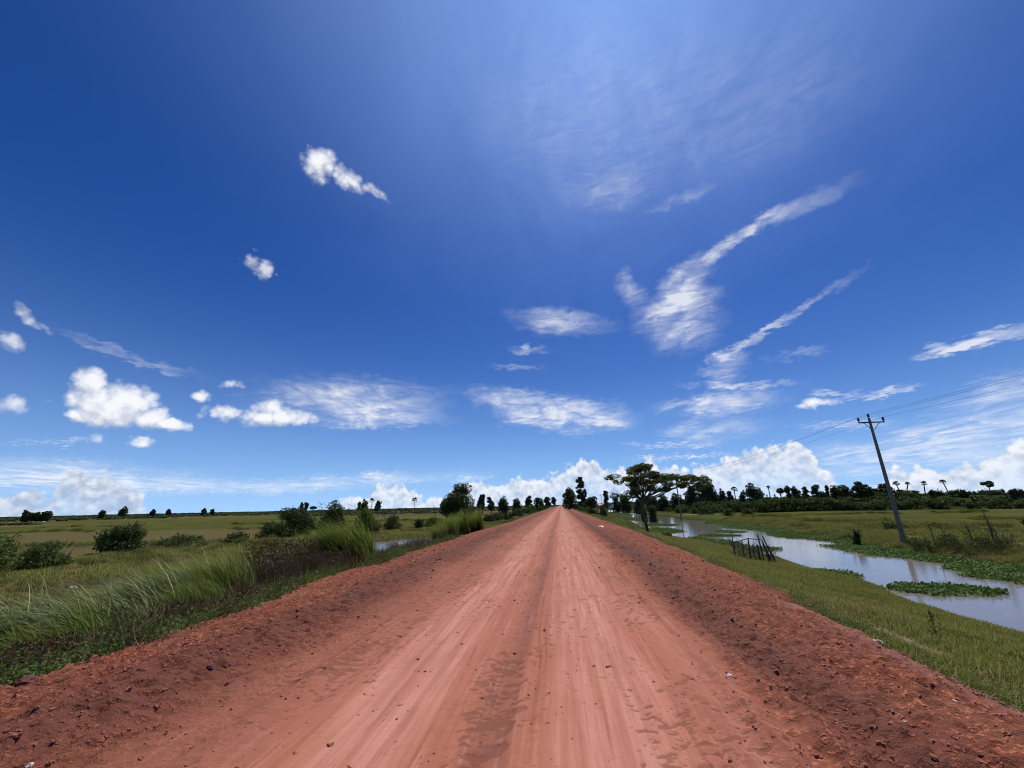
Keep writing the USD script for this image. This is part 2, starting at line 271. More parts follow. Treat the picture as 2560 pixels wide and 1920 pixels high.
# ------------------------------------------------------------------ helpers
from meshkit import fbm, noise
USED = {}
def fresh(parent, name):
    k = (parent, name); n = USED.get(k, 0); USED[k] = n + 1
    return '%s/%s' % (parent, name) if n == 0 else '%s/%s_%03d' % (parent, name, n)
def tag(prim, label=None, cat=None, group=None, kind=None):
    for k, v in (('label', label), ('category', cat), ('group', group), ('kind', kind)):
        if v: prim.SetCustomDataByKey(k, v)
    return prim
def thing(name, label, cat, loc=(0, 0, 0), rz=0.0, group=None):
    x = UsdGeom.Xform.Define(stage, fresh('/World', name))
    x.AddTranslateOp().Set(Gf.Vec3d(*[float(v) for v in loc]))
    if rz: x.AddRotateZOp().Set(math.degrees(rz))
    tag(x.GetPrim(), label, cat, group)
    return str(x.GetPath())
def part(parent, name, mesh, mat, smooth=False, label=None, prim=None):
    m = usdkit.mesh(stage, fresh(parent, name), mesh, mat, smooth)
    prim = dict(prim or {})
    soft = prim.pop('soft', None)
    if isinstance(mat, UsdShade.Material) and str(mat.GetPath()).endswith('_leaf'):    # a tone of its own for each leaf
        nv = len(mesh[0]); prim['rnd'] = np.repeat(np.random.RandomState(nv % 9973).random(nv // 4 + 1), 4)[:nv]
    if soft is not None:      # softened normals of thin blades
        m.CreateNormalsAttr(Vt.Vec3fArray.FromNumpy(np.asarray(soft, np.float32))); m.SetNormalsInterpolation('vertex')
    if label: m.GetPrim().SetCustomDataByKey('label', label)
    for k, v in (prim or {}).items():
        UsdGeom.PrimvarsAPI(m).CreatePrimvar(k, Sdf.ValueTypeNames.FloatArray, 'vertex').Set(Vt.FloatArray.FromNumpy(np.asarray(v, np.float32)))
    return str(m.GetPath())
def top(name, mesh, mat, label=None, cat=None, group=None, kind=None, smooth=False, prim=None, loc=None):
    p = part('/World', name, mesh, mat, smooth, None, prim)
    if loc is not None: UsdGeom.Xformable(stage.GetPrimAtPath(p)).AddTranslateOp().Set(Gf.Vec3d(*[float(v) for v in loc]))
    return tag(stage.GetPrimAtPath(p), label, cat, group, kind)
def copy_of(src, name, label, loc, rz=0.0, scale=None, group=None):
    x = UsdGeom.Xform.Define(stage, fresh('/World', name))
    prim = x.GetPrim()
    prim.GetReferences().AddInternalReference(Sdf.Path(src))
    prim.SetInstanceable(True)
    x.MakeMatrixXform().Set(Gf.Matrix4d(1).SetScale(scale or 1.0) * Gf.Matrix4d().SetRotate(Gf.Rotation(Gf.Vec3d(0, 0, 1), math.degrees(rz))) * Gf.Matrix4d().SetTranslate(Gf.Vec3d(*[float(v) for v in loc])))
    was = stage.GetPrimAtPath(src).GetCustomData()
    tag(prim, label, was.get('category'), group or was.get('group'))
    return prim
def scatter(name, protos, pos, yaw, scale, ids, label, cat, normals=None):
    """one PointInstancer of things nobody could count"""
    path = fresh('/World', name)
    pi = UsdGeom.PointInstancer.Define(stage, path)
    rel = pi.CreatePrototypesRel()
    for nm, mesh, mat, prim in protos:
        rel.AddTarget(part(path, nm, mesh, mat, False, None, prim))
    n = len(pos)
    c, s = np.cos(np.asarray(yaw) / 2), np.sin(np.asarray(yaw) / 2)
    q = np.stack([c, 0 * c, 0 * c, s], 1)
    if normals is not None:
        nz = normals[:, 2]; w_ = 1 + nz
        t = np.stack([w_, -normals[:, 1], normals[:, 0], 0 * nz], 1); t /= np.linalg.norm(t, axis=1, keepdims=True)
        a, b = t, q
        q = np.stack([a[:, 0] * b[:, 0] - a[:, 1] * b[:, 1] - a[:, 2] * b[:, 2] - a[:, 3] * b[:, 3],
                      a[:, 0] * b[:, 1] + a[:, 1] * b[:, 0] + a[:, 2] * b[:, 3] - a[:, 3] * b[:, 2],
                      a[:, 0] * b[:, 2] - a[:, 1] * b[:, 3] + a[:, 2] * b[:, 0] + a[:, 3] * b[:, 1],
                      a[:, 0] * b[:, 3] + a[:, 1] * b[:, 2] - a[:, 2] * b[:, 1] + a[:, 3] * b[:, 0]], 1)
    pi.CreatePositionsAttr(Vt.Vec3fArray.FromNumpy(np.asarray(pos, np.float32)))
    pi.CreateOrientationsAttr(Vt.QuathArray([Gf.Quath(float(x[0]), float(x[1]), float(x[2]), float(x[3])) for x in q]))
    sc = np.asarray(scale, np.float32)
    if sc.ndim == 1: sc = np.repeat(sc[:, None], 3, 1)
    pi.CreateScalesAttr(Vt.Vec3fArray.FromNumpy(np.ascontiguousarray(sc)))
    pi.CreateProtoIndicesAttr(Vt.IntArray.FromNumpy(np.asarray(ids, np.int32)))
    tag(pi.GetPrim(), label, cat, None, 'stuff')

# ------------------------------------------------------------------ mesh pieces
def join(*ms):
    vs, fs, n = [], [], 0
    for v, f in ms:
        vs.append(np.asarray(v, float)); fs.append(np.asarray(f, int) + n); n += len(v)
    return np.vstack(vs), np.vstack(fs)
def arr(m):
    return np.array(m.vertices), np.array(m.faces)
def tube(pts, radii, sides=6):
    p = np.asarray(pts, float); r = np.broadcast_to(radii, (len(p),)).astype(float)
    t = np.gradient(p, axis=0); t /= np.linalg.norm(t, axis=1, keepdims=True) + 1e-12
    a = np.cross(t, np.where(np.abs(t[:, 2:]) < 0.9, [0, 0, 1.0], [1.0, 0, 0])); a /= np.linalg.norm(a, axis=1, keepdims=True) + 1e-12
    b = np.cross(t, a); ang = np.arange(sides) * 2 * np.pi / sides
    v = p[:, None] + r[:, None, None] * (np.cos(ang)[None, :, None] * a[:, None] + np.sin(ang)[None, :, None] * b[:, None])
    i, j = np.meshgrid(np.arange(len(p) - 1), np.arange(sides), indexing='ij')
    q = np.stack([i * sides + j, i * sides + (j + 1) % sides, (i + 1) * sides + (j + 1) % sides, (i + 1) * sides + j], -1).reshape(-1, 4)
    v = v.reshape(-1, 3)
    f = np.vstack([q[:, [0, 1, 2]], q[:, [0, 2, 3]]])
    caps = [[0, k + 1, k] for k in range(1, sides - 1)] + [[len(v) - sides, len(v) - sides + k, len(v) - sides + k + 1] for k in range(1, sides - 1)]
    return v, np.vstack([f, caps])
def unit(v):
    return v / (np.linalg.norm(v, axis=-1, keepdims=True) + 1e-12)
def leaf_quads(c, nrm, size, rs, aspect=0.55, along=None):
    """one rhombus leaf at each c, facing nrm"""
    n = len(c)
    r = unit(rs.normal(size=(n, 3))) if along is None else unit(along + 0.35 * rs.normal(size=(n, 3)))
    u = unit(r - nrm * np.sum(r * nrm, 1, keepdims=True)); w_ = np.cross(nrm, u)
    s = (size * (0.6 + 0.8 * rs.random(n)))[:, None]
    v = np.stack([c - u * s * .5, c + w_ * s * .5 * aspect - nrm * s * .08, c + u * s * .5, c - w_ * s * .5 * aspect - nrm * s * .08], 1)
    k = np.arange(n)[:, None] * 4
    return v.reshape(-1, 3), np.vstack([k + [0, 1, 2], k + [0, 2, 3]])
def crown(blobs, n, size, rs, gap=0.42, freq=None, up=0.35, aspect=0.6):
    """leaf-sized faces spread through the outer part of a union of ellipsoids, in clumps with gaps between"""
    B = np.asarray(blobs, float)
    wgt = (B[:, 3] * B[:, 4] * B[:, 5]) ** (2 / 3)
    k = rs.choice(len(B), size=int(n * 1.7), p=wgt / wgt.sum())
    d = unit(rs.normal(size=(len(k), 3)))
    c = B[k, :3] + d * B[k, 3:] * (0.5 + 0.55 * np.sqrt(rs.random(len(k))))[:, None]
    f = freq or 2.6 / max(1e-3, np.median(B[:, 3:]))
    keep = fbm(c * f + 17.3, 2, 3) > gap
    c, d = c[keep][:n], d[keep][:n]
    nr = unit(d * 0.7 + rs.normal(size=c.shape) * 0.55 + [0, 0, up])
    return leaf_quads(c, nr, np.full(len(c), size), rs, aspect)
def blades(base, height, width, lean, rs, segs=4, curl=1.0, spread=0.25, up_=0.35):
    """curved grass blades; lean = horizontal vector the tips are blown towards. Returns mesh and its per-vertex data"""
    n = len(base)
    h = np.asarray(height) * (0.65 + 0.5 * rs.random(n))
    out = rs.normal(size=(n, 3)) * [spread, spread, 0]
    ln = (np.asarray(lean) * (0.6 + 0.7 * rs.random((n, 1)))) + out
    side = unit(np.cross(ln + [1e-4, 0, 0], [0, 0, 1.0])); ang = rs.random(n) * 2 * np.pi
    side = unit(side * np.cos(ang)[:, None] + np.cross(side, [0, 0, 1.0]) * np.sin(ang)[:, None])
    t = np.linspace(0, 1, segs + 1)
    rows = []
    for tt in t:
        c = base + h[:, None] * (ln * tt ** (1.7 * curl) + np.array([0, 0, 1.0]) * (1.12 * tt - np.minimum(0.75, 0.72 * np.linalg.norm(ln, axis=1, keepdims=True)) * tt ** 2.4))
        w_ = width * (1 - tt ** 1.5) + 0.04 * width
        rows += [c - side * w_ / 2, c + side * w_ / 2]
    v = np.stack(rows, 1).reshape(-1, 3)
    m = 2 * (segs + 1); k = np.arange(n)[:, None] * m
    f = np.vstack([np.vstack([k + [2 * i, 2 * i + 1, 2 * i + 3], k + [2 * i, 2 * i + 3, 2 * i + 2]]) for i in range(segs)])
    nv = np.zeros_like(v); fn = np.cross(v[f[:, 1]] - v[f[:, 0]], v[f[:, 2]] - v[f[:, 0]])
    for k_ in range(3): np.add.at(nv, f[:, k_], fn)
    nv = unit(nv); nv = np.where(nv[:, 2:] < 0, -nv, nv)
    return (v, f), dict(along=np.tile(np.repeat(t, 2), n), rnd=np.repeat(rs.random(n), m), soft=unit(nv * (1 - up_) + np.array([0, 0, 1.0]) * up_))

# ------------------------------------------------------------------ materials
def leaf_mat(name, dark, light, trans=0.18, rough=0.65):
    g = Graph()
    r = g.add('attribute', 'fac', attribute='rnd')
    nz = g.noise(g.add('geometry', 'position'), 0.9, 2.0)
    f = g.m('multiply_add', r, 0.6, g.lin(nz, 0.3, 0.7, 0.0, 0.4))
    c = g.mix(f, dark, light)
    a = g.add('principled_bsdf', 'BSDF', base_color=c, roughness=rough, specular_ior_level=0.1)
    b = g.add('translucent_bsdf', 'BSDF', color=g.mix(0.5, c, (light[0] * 1.5, light[1] * 1.7, light[2] * 0.8)))
    return g.build(name, surface=g.add('mix_closure', 'closure', fac=trans, closure1=a, closure2=b))
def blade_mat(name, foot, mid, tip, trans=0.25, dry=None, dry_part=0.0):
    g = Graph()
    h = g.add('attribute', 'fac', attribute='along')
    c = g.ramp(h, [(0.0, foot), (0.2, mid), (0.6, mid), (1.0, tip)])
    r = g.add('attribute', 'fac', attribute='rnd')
    if dry is not None:
        c = g.mix(g.m('less_than', r, dry_part), c, dry)
    v = g.lin(g.m('fraction', g.m('multiply', r, 37.7)), 0, 1, 0.65, 1.3)
    c = g.mix(1.0, c, g.vec(v, v, v), 'multiply')
    a = g.add('principled_bsdf', 'BSDF', base_color=c, roughness=0.7, specular_ior_level=0.08)
    b = g.add('translucent_bsdf', 'BSDF', color=c)
    return g.build(name, surface=g.add('mix_closure', 'closure', fac=trans, closure1=a, closure2=b))
def plain_mat(name, a, b, scale=6.0, rough=0.8, bump=0.0, spec=0.3):
    g = Graph()
    p = g.add('texture_coordinate', 'object')
    nz = g.noise(p, scale, 4.0, 0.6)
    kw = dict(base_color=g.mix(g.lin(nz, 0.3, 0.7), a, b), roughness=rough, specular_ior_level=spec)
    if bump: kw['normal'] = g.add('bump', 'normal', height=g.noise(p, scale * 3, 3.0), strength=bump, distance=0.02)
    return g.build(name, surface=g.add('principled_bsdf', 'BSDF', **kw))

M = {}
M['tree'] = leaf_mat('tree_leaf', (0.018, 0.028, 0.009), (0.078, 0.105, 0.028), 0.15)
M['far_tree'] = leaf_mat('far_tree_leaf', (0.022, 0.032, 0.014), (0.075, 0.095, 0.036), 0.12)
M['bush'] = leaf_mat('bush_leaf', (0.028, 0.042, 0.011), (0.095, 0.128, 0.032), 0.18)
M['bright'] = leaf_mat('bright_leaf', (0.04, 0.065, 0.012), (0.11, 0.15, 0.03), 0.2)
M['canopy'] = leaf_mat('canopy_leaf', (0.03, 0.042, 0.01), (0.1, 0.12, 0.03), 0.22)
M['weed'] = leaf_mat('weed_leaf', (0.04, 0.07, 0.015), (0.12, 0.17, 0.04), 0.2)
M['hyacinth'] = leaf_mat('hyacinth_leaf', (0.05, 0.09, 0.018), (0.13, 0.19, 0.045), 0.15, 0.65)
M['bark'] = plain_mat('bark', (0.05, 0.036, 0.026), (0.11, 0.085, 0.065), 5.0, 0.9, 0.5)
M['palm'] = leaf_mat('palm_leaf', (0.02, 0.028, 0.014), (0.06, 0.07, 0.035), 0.08)
M['twig'] = plain_mat('dry_twig', (0.1, 0.065, 0.035), (0.21, 0.15, 0.085), 9.0, 0.95, 0, 0.05)
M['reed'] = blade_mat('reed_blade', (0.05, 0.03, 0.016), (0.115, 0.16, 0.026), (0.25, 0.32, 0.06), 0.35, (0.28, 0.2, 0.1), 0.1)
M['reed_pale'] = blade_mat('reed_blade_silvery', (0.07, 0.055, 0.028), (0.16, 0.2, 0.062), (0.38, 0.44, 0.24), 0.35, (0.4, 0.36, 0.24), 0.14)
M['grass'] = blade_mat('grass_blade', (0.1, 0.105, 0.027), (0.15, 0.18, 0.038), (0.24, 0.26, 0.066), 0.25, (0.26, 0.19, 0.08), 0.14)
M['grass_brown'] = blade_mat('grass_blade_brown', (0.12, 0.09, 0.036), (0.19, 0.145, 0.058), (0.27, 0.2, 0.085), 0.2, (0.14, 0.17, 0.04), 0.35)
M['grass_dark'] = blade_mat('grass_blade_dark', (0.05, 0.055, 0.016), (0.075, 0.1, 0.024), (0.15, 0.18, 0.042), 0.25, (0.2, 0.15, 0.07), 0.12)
M['concrete'] = plain_mat('pole_concrete', (0.13, 0.115, 0.098), (0.2, 0.18, 0.155), 3.0, 0.95, 0.3, 0.05)
M['steel'] = plain_mat('dark_steel', (0.04, 0.04, 0.045), (0.07, 0.07, 0.075), 8.0, 0.5)
M['ceramic'] = plain_mat('insulator_glaze', (0.03, 0.018, 0.014), (0.05, 0.028, 0.02), 4.0, 0.2, 0, 0.5)
M['cable'] = plain_mat('cable', (0.09, 0.09, 0.095), (0.13, 0.13, 0.135), 2.0, 0.6)
M['plastic'] = plain_mat('white_plastic', (0.7, 0.72, 0.74), (0.85, 0.85, 0.86), 6.0, 0.4)
M['hide'] = plain_mat('pale_hide', (0.6, 0.56, 0.5), (0.75, 0.72, 0.67), 3.0, 0.8)
M['stone'] = plain_mat('dirt_clod', (0.16, 0.055, 0.035), (0.36, 0.14, 0.09), 14.0, 0.95)
M['stone_pale'] = plain_mat('pale_pebble', (0.5, 0.38, 0.3), (0.65, 0.55, 0.47), 10.0, 0.85)
M['stone_dark'] = plain_mat('dark_clod', (0.07, 0.028, 0.024), (0.15, 0.06, 0.045), 10.0, 0.95)

# ------------------------------------------------------------------ lie of the land
def ip(y, ys, vs):
    return np.interp(y, ys, vs)
def left_edge(y):
    return ip(y, [-30, 4.6, 5.5, 7, 8.4, 9.7, 11, 12.6, 13.6, 16.3, 18, 22, 28, 36, 48, 85, 166, 900], [-6.3, -6.35, -6.3, -6.4, -6.25, -6.7, -6.8, -7.05, -6.3, -6.7, -6.75, -6.5, -6.6, -6.45, -6.0, -6.1, -6.6, -6.6])
def right_edge(y):
    return ip(y, [-30, 5, 7, 10.5, 16, 28, 57, 200, 900], [4.1, 4.2, 4.3, 4.7, 4.9, 5.2, 5.0, 4.9, 4.9])
def near_shore(y):
    return ip(y, [-30, 14, 16, 23, 32, 42, 53, 70, 104, 205, 400], [13.5, 12.7, 12.7, 14.0, 14.6, 14.0, 12.2, 12.6, 15.0, 22.0, 30.0])
def far_bank(y):
    return ip(y, [-30, 15, 27, 36, 55, 73, 90, 136, 218, 400], [22.0, 23.0, 24.6, 25.2, 28.4, 31.0, 31.2, 30.8, 31.2, 33.0])
WATER_R, WATER_L = -2.2, -1.7
PONDS = [(-14.8, 41.0, 4.6, 16.5, -0.36), (-22.4, 26.6, 2.3, 2.1, 0.0), (-22.2, 18.2, 2.6, 1.0, 0.0), (-15.8, 100.0, 1.6, 16.0, 0.05), (-36.0, 400.0, 4.0, 70.0, 0.0)]
def profile(x, y):
    L, R = left_edge(y), right_edge(y)
    z = np.zeros_like(x)
    # carriageway with a low berm left and a soft shoulder right
    z = np.interp(x, [-4.9, -4.3, -4.0, -3.6, -3.0, -1.6, -0.6, 0.4, 1.5, 1.9, 2.4, 3.0], [-0.03, 0.05, 0.07, 0.0, -0.02, 0.0, 0.03, 0.02, 0.0, -0.035, -0.02, 0.0])
    t = np.clip((x + 4.9) / (L + 4.9), 0, 3)
    z = np.where(x < -4.9, -0.03 - 0.2 * t ** 1.3, z)
    t = np.clip((x - 3.0) / (R - 3.0), 0, 2)
    z = np.where(x > 3.0, -0.33 * t ** 1.4, z)
    return z
def zg(x, y, detail=True):
    x, y = np.asarray(x, float), np.asarray(y, float)
    L, R, W0, W1 = left_edge(y), right_edge(y), near_shore(y), far_bank(y)
    p3 = np.stack([x, y, 0 * x], -1)
    n1 = fbm(p3 * 0.22, 3, 11) - 0.5; n2 = fbm(p3 * 1.3, 3, 5) - 0.5
    # left: weedy slope, then field
    d = np.maximum(L - x, 0)
    zl = -0.23 - 1.17 * (1 - np.exp(-d / 2.4)) - 0.05 * np.clip(d - 3, 0, 4) / 4
    for cx, cy, rx, ry, t in PONDS:
        c, s = math.cos(t), math.sin(t); dx, dy = x - cx, y - cy
        q = np.sqrt(((dx * c + dy * s) / rx) ** 2 + ((-dx * s + dy * c) / ry) ** 2) + n1 * 0.5
        zl = np.minimum(zl, -2.15 + 0.75 * np.clip(q - 0.35, 0, 2))
    # right: grass bank, canal bed, field, scrub rise
    t = np.clip((x - R) / (W0 - R), 0, 1)
    zr = -0.33 - (1.87) * t ** 0.85
    inside = np.clip(np.minimum(x - W0, W1 - x) / 1.6, -1, 1)
    far = np.clip((x - W1) / 3.0, 0, 1)
    zr = np.where(x > W0, -2.2 - 0.35 * np.clip(inside, 0, 1), zr)
    zr = np.where(x > W1 - 0.1, -2.2 + 0.7 * far ** 0.7, zr)
    rise = np.clip((y - 112) / 55, 0, 1) * np.clip((x - 60) / 60, 0, 1)
    zr = zr + rise * rise * (3 - 2 * rise) * 3.4
    z = np.where(x < L, zl, np.where(x > R, zr, profile(x, y)))
    if detail:
        k = np.clip(np.where(x < 0, L - x, x - R) / 1.5, 0, 1)
        fade = np.clip(260.0 / np.maximum(y, 1), 0.15, 1)
        z = z + k * (n1 * 0.28 + n2 * 0.1) * fade
        # field bunds: low straight-ish banks between the plots
        for side in (-1, 1):
            for b0, slope in (((38, .02), (62, -.05), (96, .03), (140, 0), (190, .02)) if side < 0 else ((46, .02), (64, -.06), (86, .05))):
                on = (x < -27) if side < 0 else (x > 33)
                dist = np.abs(y - b0 - slope * x - 3 * n1)
                z = z + np.where(on, 0.38 * np.exp(-(dist / 0.8) ** 2), 0)
    return z
def zroad(x, y):
    """fine shape of the dirt road"""
    z = profile(x, y)
    near = np.clip(40.0 / np.maximum(np.abs(y), 1), 0.0, 1)
    p = np.stack([x, y, 0 * x], -1)
    L, R = left_edge(y), right_edge(y)
    loose = loose_of(x, y)
    wob = (fbm(p * [0, 0.12, 0] + 3.1, 2, 4) - 0.5) * 0.5
    for xc, w_, dep in ((-2.75, .10, .022), (-2.25, .16, .03), (-1.75, .09, .015), (-1.05, .1, .018), (-0.55, .12, .026), (-0.33, .05, .016), (0.75, .08, .014), (1.25, .1, .02), (1.6, .12, .03), (2.05, .15, .04), (-3.35, .1, .025)):
        xx = x - xc - wob * (0.3 + 0.25 * np.sin(xc * 7))
        z = z - dep * np.exp(-(xx / w_) ** 2) + 0.6 * dep * np.exp(-((np.abs(xx) - 1.6 * w_) / (0.6 * w_)) ** 2)
    st = fbm(p * [7.0, 1.1, 0] + 5, 3, 21) - 0.5
    cl = fbm(p * 5.5, 3, 31) - 0.5
    cf = fbm(p * 15.0, 3, 41) - 0.5
    z = z + st * (0.014 + 0.05 * loose) + cl * (0.012 + 0.09 * loose) + cf * (0.005 + 0.09 * loose) * near
    pit = flaked(x, y)
    return z - 0.009 * np.clip((pit - 0.5) / 0.08, 0, 1) * near
def loose_of(x, y):
    p = np.stack([x, y, 0 * x], -1)
    n = (fbm(p * [0.9, 0.35, 0], 3, 8) - 0.5) * 0.9
    a = np.clip((-3.1 - x + n) / 1.0, 0, 1); b = np.clip((x - 1.45 + n) / 0.7, 0, 1)
    return np.clip(0.35 * np.clip((-2.0 - x + n) / 0.8, 0, 1) + 0.3 * np.clip((x - 0.85 + n) / 0.5, 0, 1) + a + b, 0, 1)
def flaked(x, y):
    """patches where the smooth crust has broken off, mostly between the wheel lanes"""
    p = np.stack([x, y, 0 * x], -1)
    lane = np.exp(-((x + 2.4) / 0.55) ** 2) + 0.8 * np.exp(-((x + 0.62) / 0.28) ** 2) + 0.6 * np.exp(-((x - 1.0) / 0.35) ** 2)
    n = fbm(p * [19.0, 23.0, 0] + 9, 4, 51); m_ = fbm(p * [1.6, 0.9, 0], 3, 52)
    return np.clip(0.5 + (n - 0.73 + 0.17 * np.clip(lane, 0, 1) + 0.5 * (m_ - 0.5)) * 2.2, 0, 1)
def grid_mesh(X, Y, Z):
    r, c = X.shape
    i, j = np.meshgrid(np.arange(r - 1), np.arange(c - 1), indexing='ij')
    a = (i * c + j).ravel()
    return np.stack([X, Y, Z], -1).reshape(-1, 3), np.vstack([np.stack([a, a + 1, a + c + 1], 1), np.stack([a, a + c + 1, a + c], 1)])

# ground sheet to the horizon
def ground_material():
    g = Graph()
    pos = g.add('geometry', 'position')
    dirt = g.add('attribute', 'fac', attribute='dirt'); dry = g.add('attribute', 'fac', attribute='dry'); wet = g.add('attribute', 'fac', attribute='wet'); bare = g.add('attribute', 'fac', attribute='bare'); scrub = g.add('attribute', 'fac', attribute='scrub')
    n1 = g.noise(pos, 0.35, 5.0, 0.62); n2 = g.noise(pos, 4.0, 5.0, 0.65); n3 = g.noise(pos, 22.0, 4.0, 0.6)
    c = g.mix(g.lin(n1, 0.32, 0.68), (0.06, 0.072, 0.017), (0.105, 0.115, 0.03))
    n0 = g.noise(pos, 0.06, 3.0, 0.6)
    c = g.mix(g.lin(n0, 0.4, 0.65, 0.0, 0.75), c, (0.07, 0.06, 0.024))
    c = g.mix(g.m('multiply', dry, g.lin(n2, 0.2, 0.7, 0.55, 1.0)), c, (0.135, 0.105, 0.052))
    c = g.mix(scrub, c, (0.03, 0.036, 0.012))
    c = g.mix(g.lin(n2, 0.45, 0.75, 0.0, 0.4), c, (0.062, 0.052, 0.02))
    c = g.mix(g.m('multiply', g.lin(n3, 0.42, 0.68, 0.0, 1.0), 0.55), c, (0.028, 0.034, 0.009))
    c = g.mix(g.m('multiply', bare, g.lin(n2, 0.35, 0.55)), c, (0.3, 0.22, 0.14))
    c = g.mix(wet, c, (0.06, 0.046, 0.03))
    c = g.mix(g.m('multiply', dirt, g.lin(n2, 0.3, 0.5, 0.3, 1.0)), c, (0.24, 0.085, 0.05))
    h = g.m('multiply_add', n3, 0.4, n2)
    bmp = g.add('bump', 'normal', height=h, strength=0.9, distance=0.12)
    return g.build('field_soil', surface=g.add('principled_bsdf', 'BSDF', base_color=c, roughness=1.0, specular_ior_level=0.0, normal=bmp))
def spread(lim, fine, n):
    """half-axis from 0 to lim, spacing growing from fine"""
    s = np.linspace(0, 1, n)
    lo, hi = 0.01, 30.0
    for _ in range(80):
        m_ = (lo + hi) / 2
        lo, hi = (m_, hi) if lim * m_ / (n - 1) / math.sinh(m_) > fine else (lo, m_)
    return lim * np.sinh(lo * s) / math.sinh(lo)
xs = spread(9000.0, 0.22, 230); xs = np.concatenate([-xs[:0:-1], xs]) - 1.0
ys = np.concatenate([-spread(300.0, 0.6, 40)[:0:-1], spread(9000.0, 0.2, 330)])
GX, GY = np.meshgrid(xs, ys)
GZ = zg(GX, GY)
inroad = (GX > left_edge(GY)) & (GX < right_edge(GY))
edge = np.minimum(GX - left_edge(GY), right_edge(GY) - GX)
GZ = GZ - np.where(inroad, np.clip(edge, 0, 0.7) / 0.7 * 0.16 + 0.02, 0.0)
gp = np.stack([GX, GY, 0 * GX], -1)
dist_out = np.maximum(left_edge(GY) - GX, GX - right_edge(GY))
dirt = np.clip(1 - (dist_out + (fbm(gp * 0.9, 3, 6) - 0.5) * 1.6) / 0.6, 0, 1)
dry = np.clip((fbm(gp * [0.02, 0.05, 0], 3, 61) - 0.46) * 7, 0, 1)
dry = np.where((GX < -26) & (GY > 20), np.maximum(dry, np.clip(1 - np.abs(GY - 50 - 0.05 * GX) / 14, 0, 1)), dry)
dry = np.where((GX > 0) & (GX < near_shore(GY)), np.clip((fbm(gp * 0.35, 3, 62) - 0.5) * 5, 0, 0.8), dry)
wet = np.where(GX > 0, np.clip((-2.0 - GZ) / 0.12, 0, 1), np.clip((-1.6 - GZ) / 0.12, 0, 1)) * np.clip((500 - GY) / 100, 0, 1)
bare = np.zeros_like(GX)
for bx, by, brx, bry in ((33, 36.2, 2.6, 1.0), (29.5, 31.8, 2.6, 0.7), (37, 117, 3, 5), (40, 66, 5, 1.0), (28.2, 38.6, 1.3, 0.7), (6.6, 31.5, .9, 2), (6.0, 5.2, 0.8, 1.6), (5.6, 8.6, .5, 1.4), (5.9, 3.0, .8, 1.5)):
    bare = np.maximum(bare, np.clip(1.5 - np.sqrt(((GX - bx) / brx) ** 2 + ((GY - by) / bry) ** 2), 0, 1))
scrub = np.where(GX > 30, np.clip((GY - 118 + 0.12 * (GX - 45)) / 8, 0, 1), 0) * np.clip((GX - 30) / 8, 0, 1)
top('ground', grid_mesh(GX, GY, GZ), ground_material(), 'flat green and brown fields spreading to the horizon', 'field', kind='structure', smooth=True,
    prim=dict(dirt=dirt.ravel(), dry=dry.ravel(), wet=wet.ravel(), bare=bare.ravel(), scrub=scrub.ravel()))

